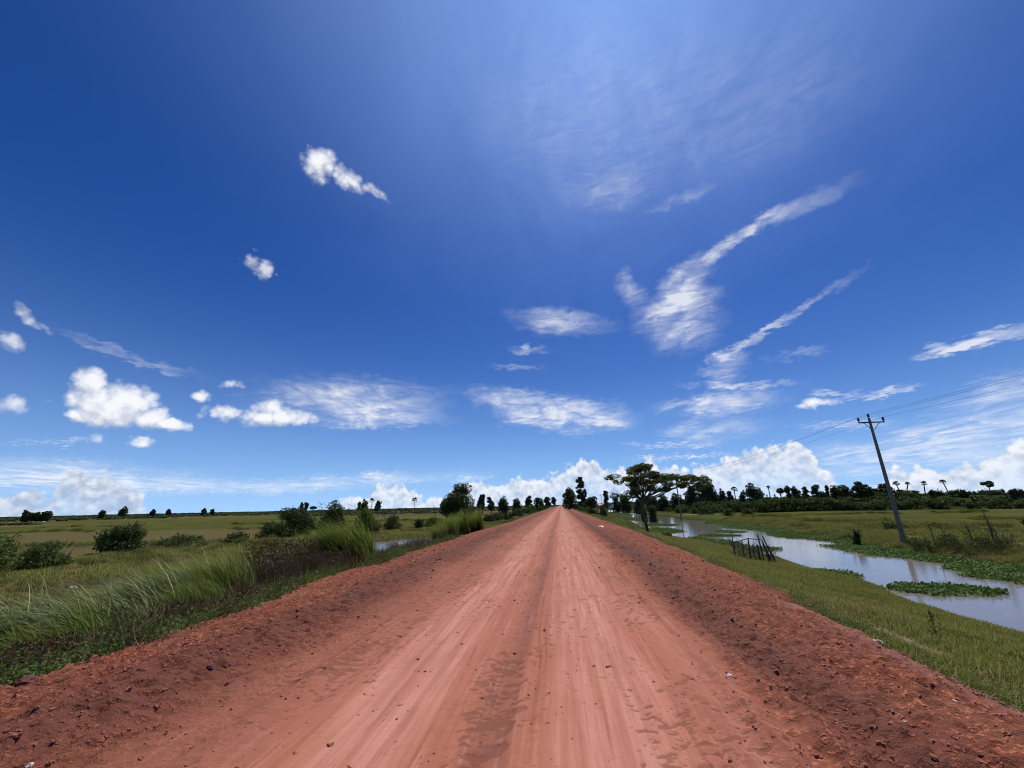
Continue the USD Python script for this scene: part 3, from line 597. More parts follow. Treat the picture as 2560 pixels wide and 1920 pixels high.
# the dirt road
def road_material():
    g = Graph()
    pos = g.add('geometry', 'position')
    s = g.add('separate_xyz', 'x', vector=pos).split('.')[0]
    loose = g.add('attribute', 'fac', attribute='loose'); moist_shade = g.add('attribute', 'fac', attribute='moist_shade'); flake = g.add('attribute', 'fac', attribute='flake'); stony = g.add('attribute', 'fac', attribute='stony'); pale = g.add('attribute', 'fac', attribute='pale')
    lng = g.add('mapping', 'vector', mapping_type='point', vector=pos, scale=(6.0, 0.22, 1.0))
    streak = g.noise(lng, 1.6, 5.0, 0.6)
    n2 = g.noise(pos, 7.0, 6.0, 0.68); n3 = g.noise(pos, 38.0, 4.0, 0.65); n4 = g.noise(pos, 1.1, 4.0, 0.6)
    hard = g.mix(g.lin(n4, 0.3, 0.7), (0.42, 0.175, 0.118), (0.48, 0.212, 0.148))
    hard = g.mix(pale, g.mix(g.lin(n2, 0.3, 0.7), (0.30, 0.096, 0.052), (0.40, 0.146, 0.086)), hard)
    hard = g.mix(g.lin(streak, 0.4, 0.62, 0.0, 0.75), hard, (0.31, 0.108, 0.062))
    lng2 = g.add('mapping', 'vector', mapping_type='point', vector=pos, scale=(34.0, 0.9, 1.0))
    hard = g.mix(g.lin(g.noise(lng2, 1.0, 4.0, 0.6), 0.5, 0.72, 0.0, 0.5), hard, (0.25, 0.088, 0.055))
    hard = g.mix(g.lin(g.noise(lng2, 0.6, 3.0, 0.6), 0.55, 0.75, 0.0, 0.5), hard, (0.5, 0.25, 0.19))
    vo = g.add('voronoi_texture', 'distance', feature='f1', vector=g.add('vector_math', 'vector', math_type='multiply_add', vector1=g.add('noise_texture', 'color', vector=pos, scale=20.0, detail=2.0), vector2=(0.06, 0.06, 0.06), vector3=pos), scale=17.0, detail=1.0, roughness=0.6)
    crumb = g.m('subtract', 1.0, g.m('multiply', vo, 1.3), clamp=True)
    # thin tyre lines pressed into the smooth crust
    X = s + '.x'
    wig = g.m('multiply', g.m('subtract', g.noise(g.add('mapping', 'vector', mapping_type='point', vector=pos, scale=(0.0, 0.12, 0.0)), 1.0, 2.0), 0.5), 0.9)
    lines = None
    for xc, k_, w_ in ((-1.98, .6, .014), (-1.12, .8, .012), (-.36, 1.0, .016), (-.28, .5, .01), (.78, 1.0, .013), (.9, .5, .011), (1.32, .8, .016)):
        q = g.m('multiply', g.m('subtract', g.m('multiply_add', wig, 1.0 if k_ > .7 else .7, X), xc), 1 / w_)
        v_ = g.m('divide', 1.0, g.m('multiply_add', g.m('multiply', q, q), g.m('multiply', q, q), 1.0))
        lines = v_ if lines is None else g.m('maximum', lines, v_)
    brk = g.lin(g.noise(g.add('mapping', 'vector', mapping_type='point', vector=pos, scale=(3.0, 0.5, 1.0)), 1.0, 4.0, 0.6), 0.42, 0.58)
    hard = g.mix(g.m('multiply', g.m('multiply', lines, brk), 0.55), hard, (0.16, 0.05, 0.03))
    soft = g.mix(g.lin(n2, 0.3, 0.7), (0.28, 0.071, 0.032), (0.47, 0.143, 0.068))
    soft = g.mix(g.lin(n4, 0.45, 0.75, 0.0, 0.6), soft, (0.44, 0.19, 0.105))
    soft = g.mix(g.lin(g.m('multiply_add', n2, 0.7, g.m('multiply', crumb, 0.6)), 0.38, 0.54, 0.75, 0.0), soft, (0.095, 0.027, 0.015))  # crevice shade between the crumbs, painted into the colour
    c = g.mix(g.m('minimum', g.m('multiply_add', g.m('subtract', n2, 0.5), 0.7, loose), 1.0, clamp=True), hard, soft)
    c = g.mix(stony, c, g.mix(n2, (0.24, 0.105, 0.085), (0.36, 0.17, 0.13)))
    fl = g.m('multiply_add', g.m('subtract', n3, 0.5), 0.45, g.m('multiply_add', g.m('subtract', n2, 0.5), 0.5, flake))
    c = g.mix(g.step(fl, 0.5, 0.57, 0.0, 0.65), c, g.mix(n3, (0.1, 0.033, 0.02), (0.26, 0.09, 0.055)))
    mo = g.m('multiply', moist_shade, g.lin(n2, 0.3, 0.6, 0.35, 1.0))
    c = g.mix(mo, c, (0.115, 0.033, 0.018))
    c = g.mix(g.lin(n3, 0.64, 0.78, 0.0, 0.45), c, (0.5, 0.28, 0.2))
    c = g.mix(g.lin(n3, 0.22, 0.38, 0.5, 0.0), c, (0.12, 0.045, 0.03))
    h = g.m('multiply_add', n3, g.m('multiply_add', loose, 0.6, 0.15), g.m('multiply', g.m('add', n2, crumb), g.m('multiply_add', loose, 0.9, 0.05)))
    bmp = g.add('bump', 'normal', height=h, strength=0.8, distance=0.035)
    rough = g.m('multiply_add', moist_shade, -0.15, 0.9)
    return g.build('laterite', surface=g.add('principled_bsdf', 'BSDF', base_color=c, roughness=rough, specular_ior_level=0.2, normal=bmp))
rows = [2.0]
while rows[-1] < 1100: rows.append(rows[-1] + max(0.022, 0.0042 * rows[-1], 0.000085 * rows[-1] ** 2))
ry = np.concatenate([np.arange(-40, 2.0, 0.6), rows])
sx = np.linspace(0, 1, 360)
RY = np.repeat(ry[:, None], len(sx), 1)
wobL = (fbm(np.stack([0 * ry, ry * 0.8, 0 * ry], -1), 4, 71) - 0.5) * 1.5; wobR = (fbm(np.stack([0 * ry + 9, ry * 0.8, 0 * ry], -1), 4, 72) - 0.5) * 1.4
LE, RE = left_edge(ry) - 0.25 + wobL, right_edge(ry) + 0.25 + wobR
RX = LE[:, None] + (RE - LE)[:, None] * sx[None]
RZ = zroad(RX, RY)
e = np.minimum(RX - LE[:, None], RE[:, None] - RX)
RZ = RZ + 0.012 - 0.16 * np.clip(1 - e / 0.35, 0, 1) ** 2
rp = np.stack([RX, RY, 0 * RX], -1)
loose = loose_of(RX, RY)
mn = (fbm(rp * [0.8, 0.25, 0], 3, 81) - 0.5)
moist_shade = 0.6 * np.exp(-((RX + .6 + mn * .3) / .15) ** 2) + 0.3 * np.exp(-((RX + 2.45 + mn * .6) / .35) ** 2) + 0.95 * np.exp(-((RX + 4.05 + mn * 0.9) / 0.42) ** 2) + 0.5 * np.exp(-((RX + 3.3 + mn) / 0.5) ** 2) + 1.0 * np.exp(-((RX - 2.25 + mn * 0.8) / 0.42) ** 2) + 0.45 * np.clip(fbm(rp * [0.7, 0.5, 0], 3, 82) * 3 - 1.5, 0, 1) * loose  # damp soil bands; over the left berm, its shaded side painted dark
pw = (fbm(rp * [0.5, 0.22, 0], 3, 84) - .5) * .5
pale = np.clip(1.15 * np.exp(-((RX - .22 + pw) / .53) ** 4) + 1.1 * np.exp(-((RX + 1.5 + pw) / .42) ** 4) + .5 * np.exp(-((RX - 1.15 + pw) / .25) ** 2) - .9 * (fbm(rp * [2.2, .9, 0], 3, 85) - .42), 0.05, 1)
stony = np.clip(1 - e / 0.9, 0, 1) * np.clip(fbm(rp * 1.4, 3, 83) * 4 - 1.3, 0, 1)
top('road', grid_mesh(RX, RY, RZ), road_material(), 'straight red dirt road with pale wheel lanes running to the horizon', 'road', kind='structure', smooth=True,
    prim=dict(loose=loose.ravel(), moist_shade=np.clip(moist_shade, 0, 1).ravel(), flake=flaked(RX, RY).ravel(), stony=stony.ravel(), pale=pale.ravel()))

# water
def water_material():
    g = Graph()
    pos = g.add('geometry', 'position')
    st = g.add('mapping', 'vector', mapping_type='point', vector=pos, scale=(1.0, 1.0, 1.0))
    n = g.m('multiply_add', g.noise(st, 9.0, 3.0, 0.5), 0.6, g.noise(st, 3.0, 3.0, 0.5))
    bmp = g.add('bump', 'normal', height=n, strength=0.5, distance=0.012)
    c = g.mix(g.noise(pos, 0.4, 3.0), (0.16, 0.14, 0.115), (0.21, 0.185, 0.15))
    return g.build('muddy_water', surface=g.add('principled_bsdf', 'BSDF', base_color=c, roughness=0.04, ior=1.33, specular_ior_level=0.5, normal=bmp))
wm = water_material()
def sheet(poly, z):
    p = np.array(poly, float); v = np.c_[p, np.full(len(p), z)]
    return v, np.array([[0, k, k + 1] for k in range(1, len(p) - 1)])
yy = np.array([-30, 0, 15, 27, 36, 55, 73, 90, 136, 218, 400.0])
top('canal_water', grid_mesh(np.stack([near_shore(yy) - 2.5, far_bank(yy) + 2.0], 1), np.stack([yy, yy], 1), np.full((len(yy), 2), WATER_R)), wm, 'muddy canal water right of the road reflecting the clouds', 'water', kind='structure')
for i, (cx, cy, rx, ry_, t) in enumerate(PONDS):
    a = np.linspace(0, 2 * np.pi, 32, endpoint=False); c, s = math.cos(t), math.sin(t)
    ex, ey = (1.6 * rx + .6) * np.cos(a), (1.3 * ry_ + .6) * np.sin(a)
    top('pond_water', sheet(np.c_[cx + ex * c - ey * s, cy + ex * s + ey * c], WATER_L - 0.006 * i), wm,
        ['pond in the left ditch beside the tall reed clump', 'small pool showing between weeds in the left field', 'pale pool half hidden behind the blown grass at the left', 'narrow strip of ditch water left of the road', 'far sliver of water left of the road'][i], 'water', kind='structure')

# ------------------------------------------------------------------ power poles and wires
def lathe(profile_, sides=10):
    r = np.array([p[0] for p in profile_]); z = np.array([p[1] for p in profile_])
    return tube(np.c_[0 * z, 0 * z, z], np.maximum(r, 1e-4), sides)
def moved(m, d, rot=None):
    v, f = m; v = np.asarray(v, float)
    if rot is not None: v = v @ np.asarray(rot).T
    return v + np.asarray(d), f
def rot_axis(ax, a):
    return trimesh.transformations.rotation_matrix(a, ax)[:3, :3]
def box(sx, sy, sz, c=(0, 0, 0), bev=0.0):
    m = trimesh.creation.box((sx, sy, sz)); m.apply_translation(c); return arr(m)
POLE_H, ARM_Z, ARM = 10.15, 9.75, 0.98
def pole(label, x, y):
    t = thing('power_pole', label, 'power pole', (x, y, zg(x, y) - 0.05), 0, 'concrete power poles along the right canal')
    zz = np.linspace(0, POLE_H, 7); rr = np.interp(zz, [0, POLE_H], [0.175, 0.09])
    part(t, 'shaft', tube(np.c_[0 * zz, 0 * zz, zz], rr, 12), M['concrete'], 40)
    part(t, 'base_collar', lathe([(0.205, 0.0), (0.21, 0.55), (0.18, 0.6)], 12), M['concrete'], 40)
    part(t, 'crossarm', box(2 * ARM + 0.1, 0.1, 0.1, (0, -0.16, ARM_Z)), M['steel'])
    for sgn in (-1, 1):
        part(t, 'brace', tube([(sgn * 0.62, -0.16, ARM_Z - 0.03), (sgn * 0.1, -0.13, ARM_Z - 0.62)], 0.028, 5), M['steel'])
    for sx_, z0 in ((-ARM, ARM_Z + 0.05), (ARM, ARM_Z + 0.05), (0.0, POLE_H)):
        y0 = -0.16 if sx_ else 0.0
        ins = part(t, 'insulator', moved(lathe([(0.03, 0), (0.03, .07), (.095, .1), (.07, .15), (.1, .18), (.075, .24), (.095, .27), (.06, .34), (.045, .38)], 10), (sx_, y0, z0)), M['ceramic'], 40)
    return t
POLE_Y = [37.6, 100, 162, 224, 286, 348, 410, 472]
POLE_L = ['nearest concrete power pole, standing full height beside scrub right of the canal', 'second power pole, its top poking through the flat-topped tree',
          'third power pole, seen as a thin shaft under the flat-topped canopy', 'fourth power pole, alone in the gap left of the flat-topped tree', 'fifth power pole, beside the pointed dark tree',
          'sixth power pole, thin and distant right of the tall layered tree', 'seventh power pole, just left of the sixth', 'eighth power pole, smallest and furthest']
p0 = pole(POLE_L[0], 27.0, 37.6)
for lab, y in list(zip(POLE_L, POLE_Y))[1:]:
    copy_of(p0, 'power_pole', lab, (27.0, y, float(zg(27.0, y)) - 0.05))
for k, (ox, oz) in enumerate(((-ARM, ARM_Z + 0.43), (0.0, POLE_H + 0.38), (ARM, ARM_Z + 0.43))):
    pts = []
    stops = [-26.0] + POLE_Y
    for a, b in zip(stops[:-1], stops[1:]):
        tt = np.linspace(0, 1, 14)[:-1]
        za, zb = float(zg(27.0, max(a, 0))) - 0.05, float(zg(27.0, b)) - 0.05
        for u in tt: pts.append((27.0 + ox, a + (b - a) * u, za + (zb - za) * u + oz - 4 * 0.75 * u * (1 - u)))
    pts.append((27.0 + ox, stops[-1], float(zg(27.0, stops[-1])) + oz - 0.05))
    top('power_wire', tube(pts, 0.008, 5), M['cable'], ['left wire strung between the power poles', 'highest wire strung over the pole tops', 'right wire strung between the power poles'][k], 'wire')

# ------------------------------------------------------------------ trees
def stem_tree(t, pts_list, mat=None):
    part(t, 'trunk', join(*[tube(p, r, s) for p, r, s in pts_list]), mat or M['bark'], 50)
def make_tree(x, y, ztop, width, kind, label, seed, name='tree'):
    rs = np.random.RandomState(seed)
    z0 = float(zg(x, y)) - 0.05
    h = max(ztop - z0, 1.2)
    w_ = width * math.cos(math.atan2(abs(x), y)) * 1.0
    dist = math.hypot(x, y)
    px = 400.0 / dist
    t = thing(name, label, 'tree', (x, y, z0))
    r = w_ / 2
    blobs, stems = [], []
    lean = rs.normal(0, 0.05) * h
    if kind == 'round':
        low = h * 0.12
        stems.append((np.array([(0, 0, 0), (lean * .4, 0, h * .3), (lean, 0, h * .6)]), [0.035 * h, 0.028 * h, 0.012 * h], 6))
        for k in range(9):
            a = rs.uniform(0, 2 * np.pi); q = math.sqrt(rs.random()) * 0.62
            bz = rs.uniform(low + 0.2 * h, h * 0.84)
            s = rs.uniform(0.36, 0.56) * (1.0 - 0.25 * abs(bz / h - 0.5))
            blobs.append((lean + q * r * math.cos(a), q * r * math.sin(a), bz, s * r, s * r, min(s * r * 0.9, h - bz)))
        blobs.append((lean + rs.uniform(-.3, .3) * r, 0, h * 0.8, r * 0.42, r * .42, h * 0.2))
        blobs.append((0, 0, h * .45, r * .9, r * .9, h * .32))
        blobs.append((-0.3 * r, 0, h * .22, r * .7, r * .7, h * .2)); blobs.append((0.35 * r, 0, h * .26, r * .62, r * .62, h * .2))
    elif kind == 'tall':
        stems.append((np.array([(0, 0, 0), (lean * .5, 0, h * .45), (lean, 0, h * .9)]), [0.03 * h, 0.022 * h, 0.006 * h], 6))
        for k in range(8):
            bz = h * ((.3 if x < 0 else .16) + (.58 if x < 0 else .72) * (k + rs.random()) / 8)
            s = rs.uniform(.4, .75) * (1.05 - 0.5 * max(0, bz / h - .6))
            blobs.append((lean * bz / h + rs.uniform(-.45, .45) * r, rs.uniform(-.4, .4) * r, bz, s * r, s * r, rs.uniform(.08, .13) * h))
    elif kind == 'layered':
        stems.append((np.array([(0, 0, 0), (lean * .5, 0, h * .5), (lean, 0, h * .97)]), [0.028 * h, 0.02 * h, 0.005 * h], 6))
        for k in range(30):
            f = (k + rs.random()) / 30; bz = h * (0.2 + 0.76 * f)
            reach = r * (1.0 - 0.55 * f) * rs.uniform(.3, 1.0)
            a = rs.uniform(0, 2 * np.pi)
            c = (lean * f + reach * .8 * math.cos(a), reach * .8 * math.sin(a), bz + rs.normal(0, .02) * h)
            s_ = r * rs.uniform(.22, .36) * (1.1 - .4 * f)
            blobs.append((*c, s_, s_, rs.uniform(.03, .06) * h))
            stems.append((np.array([(lean * f, 0, bz - .05 * h), c]), [0.007 * h, 0.003 * h], 4))
        blobs.append((lean, 0, h * .96, r * .22, r * .22, h * .05))
    elif kind == 'umbrella':
        stems.append((np.array([(0, 0, 0), (lean, 0, h * .5)]), [0.03 * h, 0.022 * h], 6))
        for k in range(8):
            a = rs.uniform(0, 2 * np.pi); q = rs.uniform(.15, .75)
            c = (lean + q * r * math.cos(a), q * r * math.sin(a), h * (0.9 - .3 * q * q + rs.normal(0, .03)))
            blobs.append((*c, r * rs.uniform(.28, .45), r * rs.uniform(.28, .45), h * .09))
            stems.append((np.array([(lean, 0, h * .45), (lean * .5 + c[0] * .5, c[1] * .5, h * .68), c]), [0.016 * h, 0.01 * h, 0.004 * h], 4))
    elif kind == 'loose':
        for k in range(5):
            a = rs.uniform(0, 2 * np.pi); q = rs.uniform(.2, .75) * r
            e_ = (q * math.cos(a), q * math.sin(a), h * rs.uniform(.55, .85))
            stems.append((np.array([(0.1 * e_[0], .1 * e_[1], 0), (.5 * e_[0], .5 * e_[1], h * .35), e_]), [0.02 * h, 0.016 * h, 0.006 * h], 5))
            for _ in range(3):
                blobs.append((e_[0] + rs.normal(0, .2) * r, e_[1] + rs.normal(0, .2) * r, min(e_[2] + rs.normal(0, .12) * h, h * .92), r * .36, r * .36, h * .12))
    area = w_ * h * px * px
    leaf = max(0.17 if kind != 'round' else 0.2, 1.25 / px * 0.9)
    n = int(np.clip(w_ * h / leaf ** 2 * (11 if kind in ('round', 'tall') else 7), 500, 16000))
    stem_tree(t, stems)
    part(t, 'crown', crown(blobs, n, leaf * 1.3, rs, gap=0.3, aspect=.75), M['far_tree'] if dist > 140 else M['tree'])
    return t
for k, (x, y, zt, w_, kind, lab) in enumerate(TREES):
    w_ = w_ * (1.3 if x > 72 and kind in ('round', 'tall') else 1.0)
    make_tree(x, y, zt, w_, kind, lab, 100 + k)

def fan_palm(x, y, ztop, width, label, seed, lean=0.0):
    rs = np.random.RandomState(seed)
    z0 = float(zg(x, y)) - 0.05; h = ztop - z0
    r = width * math.cos(math.atan2(abs(x), y)) / 2
    t = thing('fan_palm', label, 'palm tree', (x, y, z0))
    hc = h - r * 0.85
    part(t, 'trunk', tube([(0, 0, 0), (lean * .3, 0, hc * .5), (lean, 0, hc)], [0.2, 0.16, 0.15], 7), M['bark'], 50)
    fr = []
    for k in range(26):
        a = rs.uniform(0, 2 * np.pi); e_ = rs.uniform(-0.5, 1.35)
        d = np.array([math.cos(a) * math.cos(e_), math.sin(a) * math.cos(e_), math.sin(e_)])
        base = np.array([lean, 0, hc]); tip = base + d * r * rs.uniform(.5, .65)
        fr.append(tube([base, tip], 0.03, 3))
        side = unit(np.cross(d, [0, 0, 1.0])); upv = np.cross(side, d)
        sp = np.linspace(-1.25, 1.25, 9); L_ = r * rs.uniform(.42, .55)
        rim = tip + L_ * (np.cos(sp)[:, None] * d + np.sin(sp)[:, None] * side) + upv * 0.12 * L_ * np.where(np.arange(9) % 2, 1, -1)[:, None] - np.array([0, 0, .18 * L_]) * (np.abs(sp)[:, None] ** 1.5)
        rim[1::2] = tip + (rim[1::2] - tip) * 0.78
        fr.append((np.vstack([tip[None], rim]), np.array([[0, i, i + 1] for i in range(1, 9)])))
    part(t, 'crown', join(*fr), M['palm'])
for k, (x, y, zt, w_, lab) in enumerate(PALMS):
    fan_palm(x, y, zt, w_, lab, 300 + k, [0, 0, 0, 0, -0.5, 1.2, 0.6, -0.7][k])

# bare tree on the left horizon
rs = np.random.RandomState(77)
t = thing('bare_tree', 'leafless grey tree on the horizon left of the big round tree', 'tree', (-63.4, 205, float(zg(-63.4, 205))))
st = [((0, 0, 0), (0, 0, 3.0), .12)]
for k in range(14):
    z = rs.uniform(1.0, 3.2); a = rs.uniform(0, 6.28); L_ = rs.uniform(1.2, 2.2)
    st.append(((0, 0, z * .8), (L_ * .38 * math.cos(a), L_ * .38 * math.sin(a), z * .8 + L_), .05))
part(t, 'trunk', tube([(0, 0, -.1), (.05, 0, 1.5), (0, 0, 3.4)], [.13, .1, .05], 6), M['twig'])
part(t, 'branches', join(*[tube([a, b], [r, r * .4], 4) for a, b, r in st[1:]]), M['twig'])

# the lone flat-topped tree by the road
rs = np.random.RandomState(8)
bx, by = 8.0, 41.5
bz = float(zg(bx, by)) - 0.05
t = thing('flat_topped_tree', 'lone flat-topped tree with dark trunk on the bank right of the road', 'tree', (bx, by, bz))
def P3(px_, pz_, dy=0.0):  # metres right of the trunk foot, metres up
    return np.array([px_, dy, pz_])
trunk = [P3(0, 0), P3(-.12, 1.2), P3(-.22, 2.3), P3(-.12, 3.2)]
limbs = [trunk]
rad = [[.145, .125, .115, .11]]
tips = [(-3.2, 5.7, .2), (-2.2, 5.5, 1.0), (-1.5, 4.1, -.6), (-2.5, 3.9, .5), (-.9, 6.3, .4), (-.2, 6.9, -.2), (.5, 6.6, .8), (1.2, 5.9, -.9), (1.9, 5.6, .6), (2.8, 5.5, -.3), (3.6, 5.6, .5), (4.4, 5.5, -.4), (5.2, 5.2, .3), (.4, 5.3, -1.5), (-.7, 5.2, 1.6), (2.4, 4.6, .9), (1.2, 4.5, -.2), (3.9, 4.8, .9)]
blobs = [(x_ * .85, y_, z_, .7, .7, .36) for x_, y_, z_ in ((-.6, .3, 4.6), (.4, -.5, 4.5), (1.2, .6, 4.7), (-.2, .8, 5.2), (.9, -.8, 5.3), (1.9, .2, 4.9), (-1.2, -.4, 5.0), (.2, 0, 5.8), (2.6, -.6, 5.0), (-.4, -.9, 4.0), (.8, .9, 4.1))]
for i, (tx, tz, ty) in enumerate(tips):
    tx *= .7 if tx < 0 else 1.0; tz *= .94
    mid = P3(tx * .5 - .05, 3.0 + (tz - 3.0) * .5 - .1, ty * .5)
    tip = P3(tx, tz - .2, ty)
    limbs.append([P3(-.12, 2.6 + .6 * (i % 4) / 3), mid, tip]); rad.append([.085, .05, .018])
    for _ in range(4):
        c = tip + rs.normal(0, 1, 3) * [.5, .5, .2]
        blobs.append((*c, rs.uniform(.4, .68), rs.uniform(.4, .68), rs.uniform(.17, .32)))
part(t, 'trunk', tube(trunk, rad[0], 9), M['bark'], 50)
for l, r_ in list(zip(limbs, rad))[1:]:
    part(t, 'limb', tube(l, r_, 6), M['bark'], 50)
part(t, 'crown', crown(blobs, 14500, 0.18, rs, gap=0.41, freq=2.4, up=0.4, aspect=0.5), M['canopy'])

# ------------------------------------------------------------------ bushes
def make_bush(x, y, ztop, width, kind, label, seed, mat, name='bush', h=None, group=None, dens=1.0, cat='bush'):
    rs = np.random.RandomState(seed)
    z0 = float(zg(x, y)) - 0.05
    h = h or max(ztop - z0, 0.35)
    w_ = max(width * math.cos(math.atan2(abs(x), y)), 0.5)
    dist = math.hypot(x, y); r = w_ / 2
    t = thing(name, label, cat, (x, y, z0), 0, group)
    blobs, stems = [], []
    for k in range(int(np.clip(6 + 2 * w_ / h, 6, 14))):
        a = rs.uniform(0, 2 * np.pi); q = math.sqrt(rs.random()) * .72 * r
        bz = h * rs.uniform(.2, .7) * (1 - .35 * (q / r) ** 2)
        blobs.append((q * math.cos(a), q * math.sin(a), bz, r * rs.uniform(.26, .42), r * rs.uniform(.26, .42), min(h * rs.uniform(.22, .36), h - bz)))
        stems.append((np.array([(q * .2 * math.cos(a), q * .2 * math.sin(a), 0), (q * math.cos(a), q * math.sin(a), bz)]), [0.02 + .006 * h, .008], 4))
    blobs.append((rs.uniform(-.2, .2) * r, 0, h * .7, r * .45, r * .45, h * .3)); blobs.append((0, 0, h * .25, r * .9, r * .9, h * .27))
    leaf = max(0.07, 1.1 * dist / 400)
    n = int(np.clip(w_ * h / leaf ** 2 * 8 * dens, 400, 16000))
    if 'dark' in label:
        for _ in range(4): blobs.append((rs.uniform(-.4, .4) * r, rs.uniform(-.4, .4) * r, h * rs.uniform(.45, .78), r * .5, r * .5, h * .22))
    v = crown(blobs, n, leaf * (1.5 if 'dark' in label else 1.2), rs, gap=0.22 if 'dark' in label else 0.33, aspect=.6)
    shoots = []
    for k in range(26 if kind == 'spiky' else 14):
        a = rs.uniform(0, 2 * np.pi); q = rs.uniform(.1, .95) * r; L_ = h * rs.uniform(.3, .55)
        b = np.array([q * math.cos(a), q * math.sin(a), h * rs.uniform(.45, .75) * (1 - .4 * (q / r) ** 2)])
        d = unit(np.array([math.cos(a) * .5 - .25, math.sin(a) * .5, rs.uniform(.6, 1.4)]))
        stems.append((np.array([b, b + d * L_]), [.012, .004], 3))
        m_ = int(14)
        c = b + d * L_ * rs.uniform(.1, 1, (m_, 1)) + rs.normal(0, .03 * h, (m_, 3))
        shoots.append(leaf_quads(c, unit(rs.normal(size=(m_, 3)) + [0, 0, .6]), np.full(m_, leaf * 1.2), rs, .4, along=d))
    part(t, 'stems', join(*[tube(*s) for s in stems]), M['bark'])
    part(t, 'foliage', join(v, *shoots), mat)
    return t
for k, (x, y, zt, w_, kind, lab) in enumerate(BUSHES):
    mat = M['bright'] if ('bright' in lab or 'pale green' in lab or 'mid green' in lab) else M['tree'] if 'dark' in lab else M['bush']
    make_bush(x, y, zt, w_, kind, lab, 500 + k, mat)
# the hedge and scrub belt beyond the right field
HB = [make_bush(*p, h=hh) for p, hh in (
    ((43.5, 133, 0, 6.5, 'leafy', 'dark hedge bush at the left end of the hedge beyond the right field', 701, M['tree']), 3.6),
    ((54.5, 122, 0, 7.0, 'leafy', 'olive hedge bush in front of the domed tree beyond the right field', 702, M['bush']), 3.5),
    ((112, 135, 0, 6.0, 'leafy', 'low scrub bush on the rise behind the right field', 703, M['bush']), 1.9))]
rs = np.random.RandomState(21)
def hedge_line(u):
    return np.interp(u, [0, .2, .5, .8, 1], [43, 54, 75, 90, 112]), np.interp(u, [0, .2, .5, .8, 1], [135, 122.5, 124, 117.5, 110])
for k in range(34):
    u = (k + rs.uniform(.2, .8)) / 34
    x, y = hedge_line(u); y += rs.uniform(0, 5)
    s = rs.uniform(.6, 1.1) * (1.1 if u < .55 else .75)
    copy_of(HB[k % 2], 'bush', 'bush in the continuous hedge along the far edge of the right field', (x, y, float(zg(x, y)) - .1), rs.uniform(0, 6.28), s, 'hedge bushes beyond the right field')
for k in range(150):
    x = rs.uniform(60, 160) if k % 3 else rs.uniform(38, 90); y = rs.uniform(124, 190) - max(0, x - 90) * .3
    s = rs.uniform(.7, 1.3) if k % 5 else rs.uniform(.5, .75)
    copy_of(HB[2 if k % 5 else k % 2], 'bush', 'bush in the scrub belt behind the hedge of the right field', (x, y, float(zg(x, y)) - .1), rs.uniform(0, 6.28), s, 'scrub bushes behind the right hedge')
for k in range(18):
    u = k / 18
    x = 34.5 + rs.uniform(0, 9); y = 95 + 110 * u + rs.uniform(-3, 3)
    copy_of(HB[k % 3], 'bush', 'low bush on the far canal bank behind the lone tree', (x, y, float(zg(x, y)) - .1), rs.uniform(0, 6.28), rs.uniform(.4, .75), 'low bushes on the far canal bank')
for k in range(22):
    y = 110 + 230 * (k / 22) ** 1.2 + rs.uniform(-3, 3); x = 6.3 + rs.uniform(0, 2.5)
    copy_of(HB[k % 3], 'bush', 'roadside bush on the right verge running towards the horizon', (x, y, float(zg(x, y)) - .1), rs.uniform(0, 6.28), rs.uniform(.35, .6), 'bushes on the right verge')
for k in range(24):
    y = 105 + 260 * (k / 24) ** 1.2 + rs.uniform(-3, 3); x = -13.2 - rs.uniform(0, 4)
    copy_of(HB[k % 3], 'bush', 'roadside bush on the left verge running towards the horizon', (x, y, float(zg(x, y)) - .1), rs.uniform(0, 6.28), rs.uniform(.35, .7), 'bushes on the left verge')

# far scrub and treeline out to the horizon
rs = np.random.RandomState(31)
def clump_mesh(seed, n=150):
    r_ = np.random.RandomState(seed)
    bl = [(r_.uniform(-.6, .6), r_.uniform(-.6, .6), r_.uniform(.15, .6), r_.uniform(.3, .6), r_.uniform(.3, .6), r_.uniform(.2, .4)) for _ in range(6)]
    return crown(bl, n, 0.34, r_, gap=.3)
pos = []
for k in range(5200):
    d = 230 * (12.0 ** rs.random()); a = rs.uniform(-64, 50)
    x, y = d * math.sin(math.radians(a)), d * math.cos(math.radians(a))
    if y < 60 or (-16 < x < 30) or (x > 0 and d < 260): continue
    if d < 420 and fbm(np.array([[x * .01, y * .016, 3.0]]), 2, 91)[0] < .52: continue
    pos.append((x, y, d))
pos = np.array(pos)
sc = rs.uniform(.9, 2.1, len(pos)) * np.where(pos[:, 2] > 700, 2.0, 1.0)
scatter('distant_scrub', [('scrub_clump', clump_mesh(k), M['far_tree'], None) for k in (1, 2, 3)], np.c_[pos[:, :2], zg(pos[:, 0], pos[:, 1])], rs.uniform(0, 6.28, len(pos)),
        np.c_[sc * 2.2, sc * 2.2, sc * .95], rs.randint(0, 3, len(pos)), 'low dark scrub and treeline along the horizon', 'scrub')

